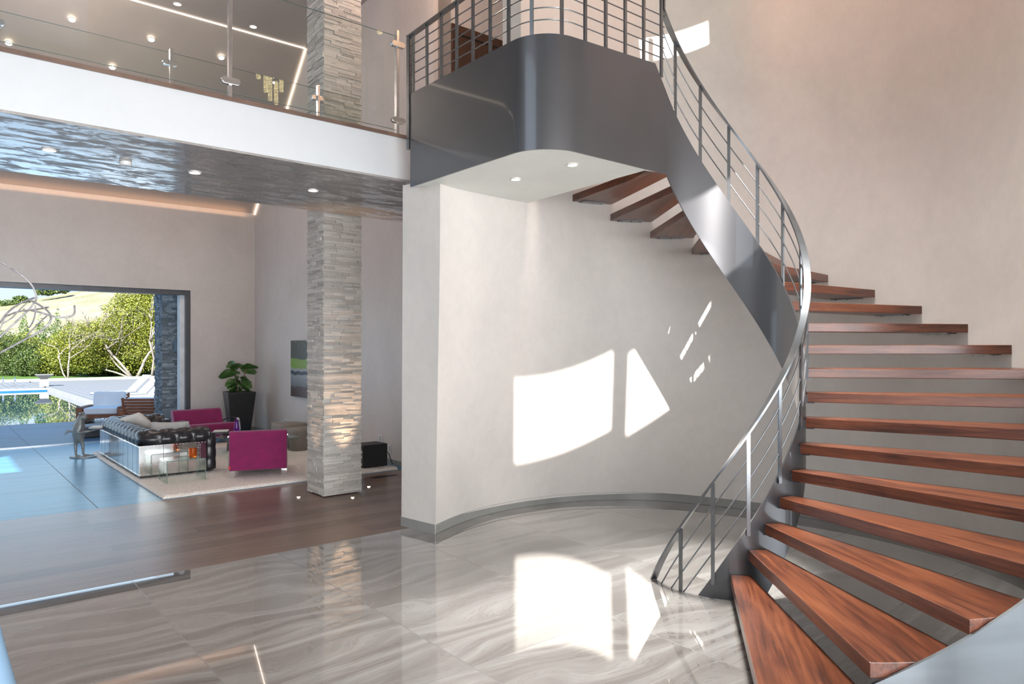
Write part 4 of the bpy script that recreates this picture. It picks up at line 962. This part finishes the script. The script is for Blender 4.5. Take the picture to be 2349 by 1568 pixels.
struct('trim_4', MB().box(-60, 22, 40.5, 40.8, 0, .12), CONC, 'low pale garden wall behind the pool')
sp_ = far_pt(120, 15.35); sa, sb = toE(sp_.x, sp_.y)
o = MB().box(-14, sa+.25, 18.43, 18.75, -.11, -.07).build('pool_ledge', POOLT, rz=TH); tag(o, 'bright blue shallow ledge along the near edge of the pool', 'ledge')
# hill
rows = []
for j in range(41):
    d = 48+110*j/40; r = []
    for i in range(61):
        x = -150+190*i/60; f_ = j/40; u = x/d*F_PX+X0
        ridge = 9.0+6.3*(1/(1+math.exp(-(u-150)/160)))*1.5
        z = -.2+ridge*(f_**.9)+1.0*mnoise.noise(Vector((x*.05, d*.05, 0)))*f_+.35*mnoise.noise(Vector((x*.2, d*.2, 3)))*f_
        r.append((x, d, z))
    rows.append(r)
mb = MB().grid(rows); struct('hill', mb, GRASS, 'dry grassy hillside behind the trees', rz=0, smooth=True)
# leaf clouds
def blob_tree(label, loc, blobs, n, size, fmat, trunk=None, group=None, seed=1, name='tree', cat='tree', flat=1.):
    rnd = random.Random(seed); t = thing(name, label, cat, loc, rnd.uniform(0, 6), group)
    t.rotation_euler = (0, 0, 0)
    mb = MB(); tone = []; tot = sum(b[3]*b[3]*b[4] for b in blobs)
    for bx, by, bz, rx, rz_ in blobs:
        for _ in range(int(n*rx*rx*rz_/tot)):
            th, cz = rnd.uniform(0, 2*PI), rnd.uniform(-1, 1); sn = math.sqrt(1-cz*cz); rr = rnd.uniform(.45, 1.0)**.6
            q = Vector((sn*math.cos(th), sn*math.sin(th), cz)); nz = 1+.28*mnoise.noise(q*2.2+Vector((bx, by, bz)))
            c_ = Vector((bx+q.x*rx*rr*nz, by+q.y*rx*rr*nz, bz+q.z*rz_*rr*nz))
            if c_.z < .05: continue
            a_ = Vector((rnd.gauss(0, 1), rnd.gauss(0, 1), rnd.gauss(0, 1)*flat)).normalized(); b_ = a_.cross(Vector((rnd.gauss(0, 1), rnd.gauss(0, 1), rnd.gauss(0, 1)))).normalized()
            s_ = size*rnd.uniform(.6, 1.3); mb.quad(c_-a_*s_, c_+b_*s_*.5, c_+a_*s_, c_-b_*s_*.5); tone.append(min(1, max(0, rnd.gauss(.5, .22)+.1*mnoise.noise(c_*1.5))))
    f_ = mb.build('foliage', fmat, t, tone=tone)
    if trunk:
        mb = MB()
        def limb(p, d_, r, L_, lv):
            pts = [p]; 
            for k in range(4):
                d_ = (d_+Vector((rnd.gauss(0, .16), rnd.gauss(0, .16), rnd.gauss(0, .08)))).normalized(); pts.append(pts[-1]+d_*L_/4)
            mb.tube(pts, lambda q: r*.62*(1-.45*q), 6)
            if lv > 0:
                for k in range(3):
                    dn = (d_+Vector((rnd.gauss(0, .6), rnd.gauss(0, .6), rnd.gauss(.1, .3)))).normalized(); limb(pts[-1 if k else 3], dn, r*.55, L_*.72, lv-1)
        for (x, y, dx, dy, dz, r, L_) in trunk: limb(Vector((x, y, 0)), Vector((dx, dy, dz)).normalized(), r, L_, 3)
        mb.build('trunk', BARK, t, smooth=True)
    return t
G = 'garden trees behind the pool'
blob_tree('large spreading olive-green tree with pale trunks right of the hillside', far_pt(345, 40), [(-.5, 0, 3.4, 1.9, 1.3), (1.0, .2, 3.9, 1.8, 1.5), (-1.9, .3, 2.4, 1.5, 1.1), (-2.9, 0, 1.5, 1.0, .8), (2.3, 0, 3.0, 1.6, 1.8), (-.8, -.2, 1.6, 1.6, 1.0), (.8, 0, 2.3, 1.7, 1.3), (-.4, .2, 4.4, 1.5, 1.0), (1.2, .2, 5.0, 1.5, .9), (-1.2, -.2, .9, 1.6, .8), (1.2, 0, 1.0, 1.6, .9)], 70000, .055, FOL[0],
          [(-.2, -1.6, -.5, -.1, .9, .14, 1.9), (.1, -1.6, .2, 0, 1, .15, 2.0), (.9, -1.6, .15, 0, 1, .12, 2.1), (-.3, -1.7, -1, -.1, .45, .09, 1.8), (-.2, -1.7, -.8, -.1, .7, .09, 1.9)], G, 3)
blob_tree('tall olive-green tree behind the stone column', far_pt(420, 44), [(0, 0, 3.2, 2.2, 2.4), (-1.4, .4, 4.6, 1.6, 1.3)], 26000, .06, FOL[0], [(0, -1, 0, 0, 1, .15, 2.)], G, 4)
blob_tree('rounded yellow-green tree with a forked white trunk, left of the largest tree', far_pt(193, 38), [(0, 0, 1.9, 1.35, 1.1), (-1.2, .3, 1.5, 1.0, 1.0), (.9, .3, 2.3, 1.0, .9), (0, .5, 1.0, 1.4, .8)], 26000, .045, FOL[0],
          [(0, -1.5, -.5, 0, 1, .07, 1.3), (.08, -1.5, .05, 0, 1, .08, 1.4)], G, 5)
for u, d, h_, w_, nm, sd in ((55, 46, 3.7, .5, 'leftmost of the row', 6), (92, 46, 3.4, .6, 'second of the row from the left', 7), (132, 46, 3.8, .45, 'with the sharpest tip', 8), (155, 47, 3.3, .6, 'rightmost of the row', 9), (113, 47, 3.2, .7, 'middle of the row', 19)):
    blob_tree('small dark conifer below the hillside, '+nm, far_pt(u, d, .0), [(0, 0, h_*.35, w_, h_*.4), (0, 0, h_*.7, w_*.6, h_*.3), (0, 0, h_*.98, w_*.25, h_*.18)], 2600, .055, FOL[2], None, G, sd)
G2 = 'bushes along the garden wall'
for u, d, h_, w_, fm, nm, sd in ((8, 40, 2.6, 1.6, 1, 'at the left edge', 10), (50, 42, 2.5, 1.4, 0, 'behind the concrete bowl, left side', 11), (78, 39.5, 1.5, 1.1, 1, 'directly behind the concrete bowl', 12), (128, 40, 1.6, 1.2, 0, 'right of the concrete bowl', 13),
                                 (-60, 41, 3.0, 1.9, 1, 'past the left edge', 14), (232, 40.5, 1.1, 1.1, 1, 'between the two pale trunks', 15), (285, 41, 1.2, 1.1, 1, 'under the largest tree', 16), (150, 42, 2.3, 1.0, 0, 'under the sharp conifer', 17), (-140, 42, 3.4, 2.2, 0, 'farthest past the left edge', 18), (370, 42, 1.3, 1.3, 1, 'behind the loungers', 20)):
    blob_tree('leafy garden bush '+nm, far_pt(u, d), [(0, 0, h_*.45, w_, h_*.55), (w_*.5, .2, h_*.35, w_*.7, h_*.4)], 11000, .048, FOL[fm], None, G2, sd, 'bush', 'bush')
for u, d, z, h_, w_, nm, sd in ((105, 146, 12.8, 2.6, 3.2, 'on the skyline beside the window top', 31), (135, 148, 13.4, 2.2, 3.4, 'on the skyline, right of the highest', 32), (20, 140, 9.6, 2.4, 3.0, 'on the skyline at the left', 33), (48, 142, 10.6, 2.3, 2.6, 'on the skyline, between the others', 34), (-20, 140, 9.0, 2.4, 3.4, 'on the skyline past the left edge', 35)):
    blob_tree('distant dark ridge tree '+nm, far_pt(u, d, z-.6), [(0, 0, h_*.35, w_*.6, h_*.45)], 900, .26, FOL[1], None, 'trees on the ridge', sd)
# concrete bowl on pedestal
b_ = thing('concrete_bowl', 'wide grey concrete bowl on a pale pedestal beyond the pool', 'planter', far_pt(101, 29.6), TH)
MB().box(-.15, .15, -.15, .15, 0, .30).build('pedestal', CONC, b_)
MB().lathe([(.14, .30), (.42, .47), (.45, .50), (.41, .50), (.0001, .44)], 4, Matrix.Rotation(PI/4, 4, 'Z'), cap=False).build('bowl', CONC, b_)
t = thing('pool_ladder', 'thin chrome ladder rail at the far side of the pool', 'ladder', far_pt(8, 29), TH)
for x in (0, .4): MB().tube([(x, 0, -.1), (x, 0, .3), (x, .05, .38), (x, .3, .38), (x, .35, .30), (x, .35, 0)], .02, 6).build('rail', CHROME, t, smooth=True)
# loungers
def lounger(label, loc, rz):
    t = thing('sun_lounger', label, 'lounger', loc, rz, 'white pool loungers')
    MB().box(-.32, .32, -1.25, .05, .27, .31).build('seat', WHITE, t, bevel=.01)
    Mb = Matrix.Translation((0, .03, .30)) @ Matrix.Rotation(math.radians(38), 4, 'X')
    MB().box(-.32, .32, 0, .74, 0, .035, Mb).build('backrest', WHITE, t, bevel=.01)
    mb = MB()
    for s_ in (-1, 1): mb.tube([(s_*.33, -1.25, .26), (s_*.33, -.4, .25), (s_*.33, .2, .25), (s_*.33, .65, .24)], .018, 6)
    mb.build('frame', CHROME, t, smooth=True)
    for s_ in (-1, 1):
        for y in (-1.1, .5): MB().box(s_*.33-.02, s_*.33+.02, y-.02, y+.02, 0, .25).build('leg', CHROME, t)
    return t
for i, (u, d, nm) in enumerate(((318, 25.0, 'leftmost of the row'), (344, 23.8, 'second from the left'), (372, 22.8, 'second from the right'), (396, 22.2, 'rightmost, beside the stone column'))):
    lounger('white sling pool lounger with raised back, '+nm, far_pt((300, 325, 348, 373)[i], (21.7, 20.8, 20.0, 19.4)[i]), math.radians(-29)).scale = (.62, .9, 1)
t = thing('patio_side_table', 'small dark round table between the white loungers', 'table', far_pt(388, 18.3), 0)
MB().lathe([(.0001, .36), (.22, .36), (.24, .40), (.24, .42), (.0001, .42)], 24, cap=False).build('table_top', FRAME, t, smooth='auto')
MB().tube([(0, 0, 0), (0, 0, .37)], .03, 8).build('leg', FRAME, t)
# teak chairs
def teak_chair(label, loc, rz, slatback):
    t = thing('patio_armchair', label, 'armchair', loc, rz, 'teak patio armchairs')
    for s_ in (-1, 1):
        MB().box(s_*.40-.06, s_*.40+.06, -.42, .40, 0, .36).build('arm', TEAK, t, bevel=.006)
    MB().box(-.34, .34, -.36, .36, .12, .20).build('seat_frame', TEAK, t)
    MB().box(-.33, .33, -.40, .26, .20, .34).build('seat_cushion', CUSH, t, bevel=.03, seg=3)
    Mb = Matrix.Translation((0, .32, .16)) @ Matrix.Rotation(math.radians(-14), 4, 'X')
    mb = MB().box(-.36, -.32, 0, .035, 0, .46, Mb).box(.32, .36, 0, .035, 0, .46, Mb)
    for k in range(7): mb.box(-.34, .34, .005, .030, .0+.066*k, .0+.066*k+.045, Mb)
    mb.build('back_slats', TEAK, t, bevel=.003)
    Mc = Matrix.Translation((0, .20, .30)) @ Matrix.Rotation(math.radians(-14), 4, 'X')
    MB().box(-.32, .32, -.03, .10, 0, .31 if slatback else .36, Mc).build('back_cushion', CUSH, t, bevel=.035, seg=3)
teak_chair('teak patio armchair with grey back cushion, seen from the front', far_pt(243, 15.6, .0), math.radians(14), False)
teak_chair('teak patio armchair turned away to show its slatted back', far_pt(341, 15.0, .0), math.radians(186), True)
o = thing('patio_table', 'low dark square patio table beside the teak chairs', 'table', far_pt(222, 13.2), TH)
MB().box(-.35, .35, -.30, .30, .10, .20).build('table_top', FRAME, o, bevel=.01); MB().box(-.25, .25, -.20, .20, 0, .10).build('base', FRAME, o)
# stone column outside with wall light, low stone wall
mb, tn = stone_block(0, .62, 0, .55, -.01, 4.2, rh=(.022, .05), ln=(.04, .14), dep=.022, seed=9)
struct('column', mb, STONE_D, 'blue-grey stone column outside the opening', loc=E(3.58, 14.95), tone=tn)
SCON = simple('sconce_grey', (.12, .16, .19), .5)
sc = thing('wall_sconce', 'dark box wall light on the outdoor stone column', 'wall light', px(408, 13.7, 792), TH)
MB().box(-.05, .10, -.06, .10, -.11, .11).build('housing', SCON, sc, bevel=.004); MB().box(-.035, .085, -.055, .09, -.113, -.108).build('lens', PLASTIC, sc)
mb, tn = stone_block(0, 1.3, 0, .3, 0, .42, rh=(.04, .07), ln=(.08, .2), dep=.02, seed=12)
struct('wall_low', mb, STONE_D, 'low stone wall beside the outdoor column', loc=E(3.78, 15.7), tone=tn)
struct('trim_5', MB().box(-.04, 1.34, -.04, .34, .425, .46), FRAME, 'dark capping of the low stone wall', loc=E(3.78, 15.7))
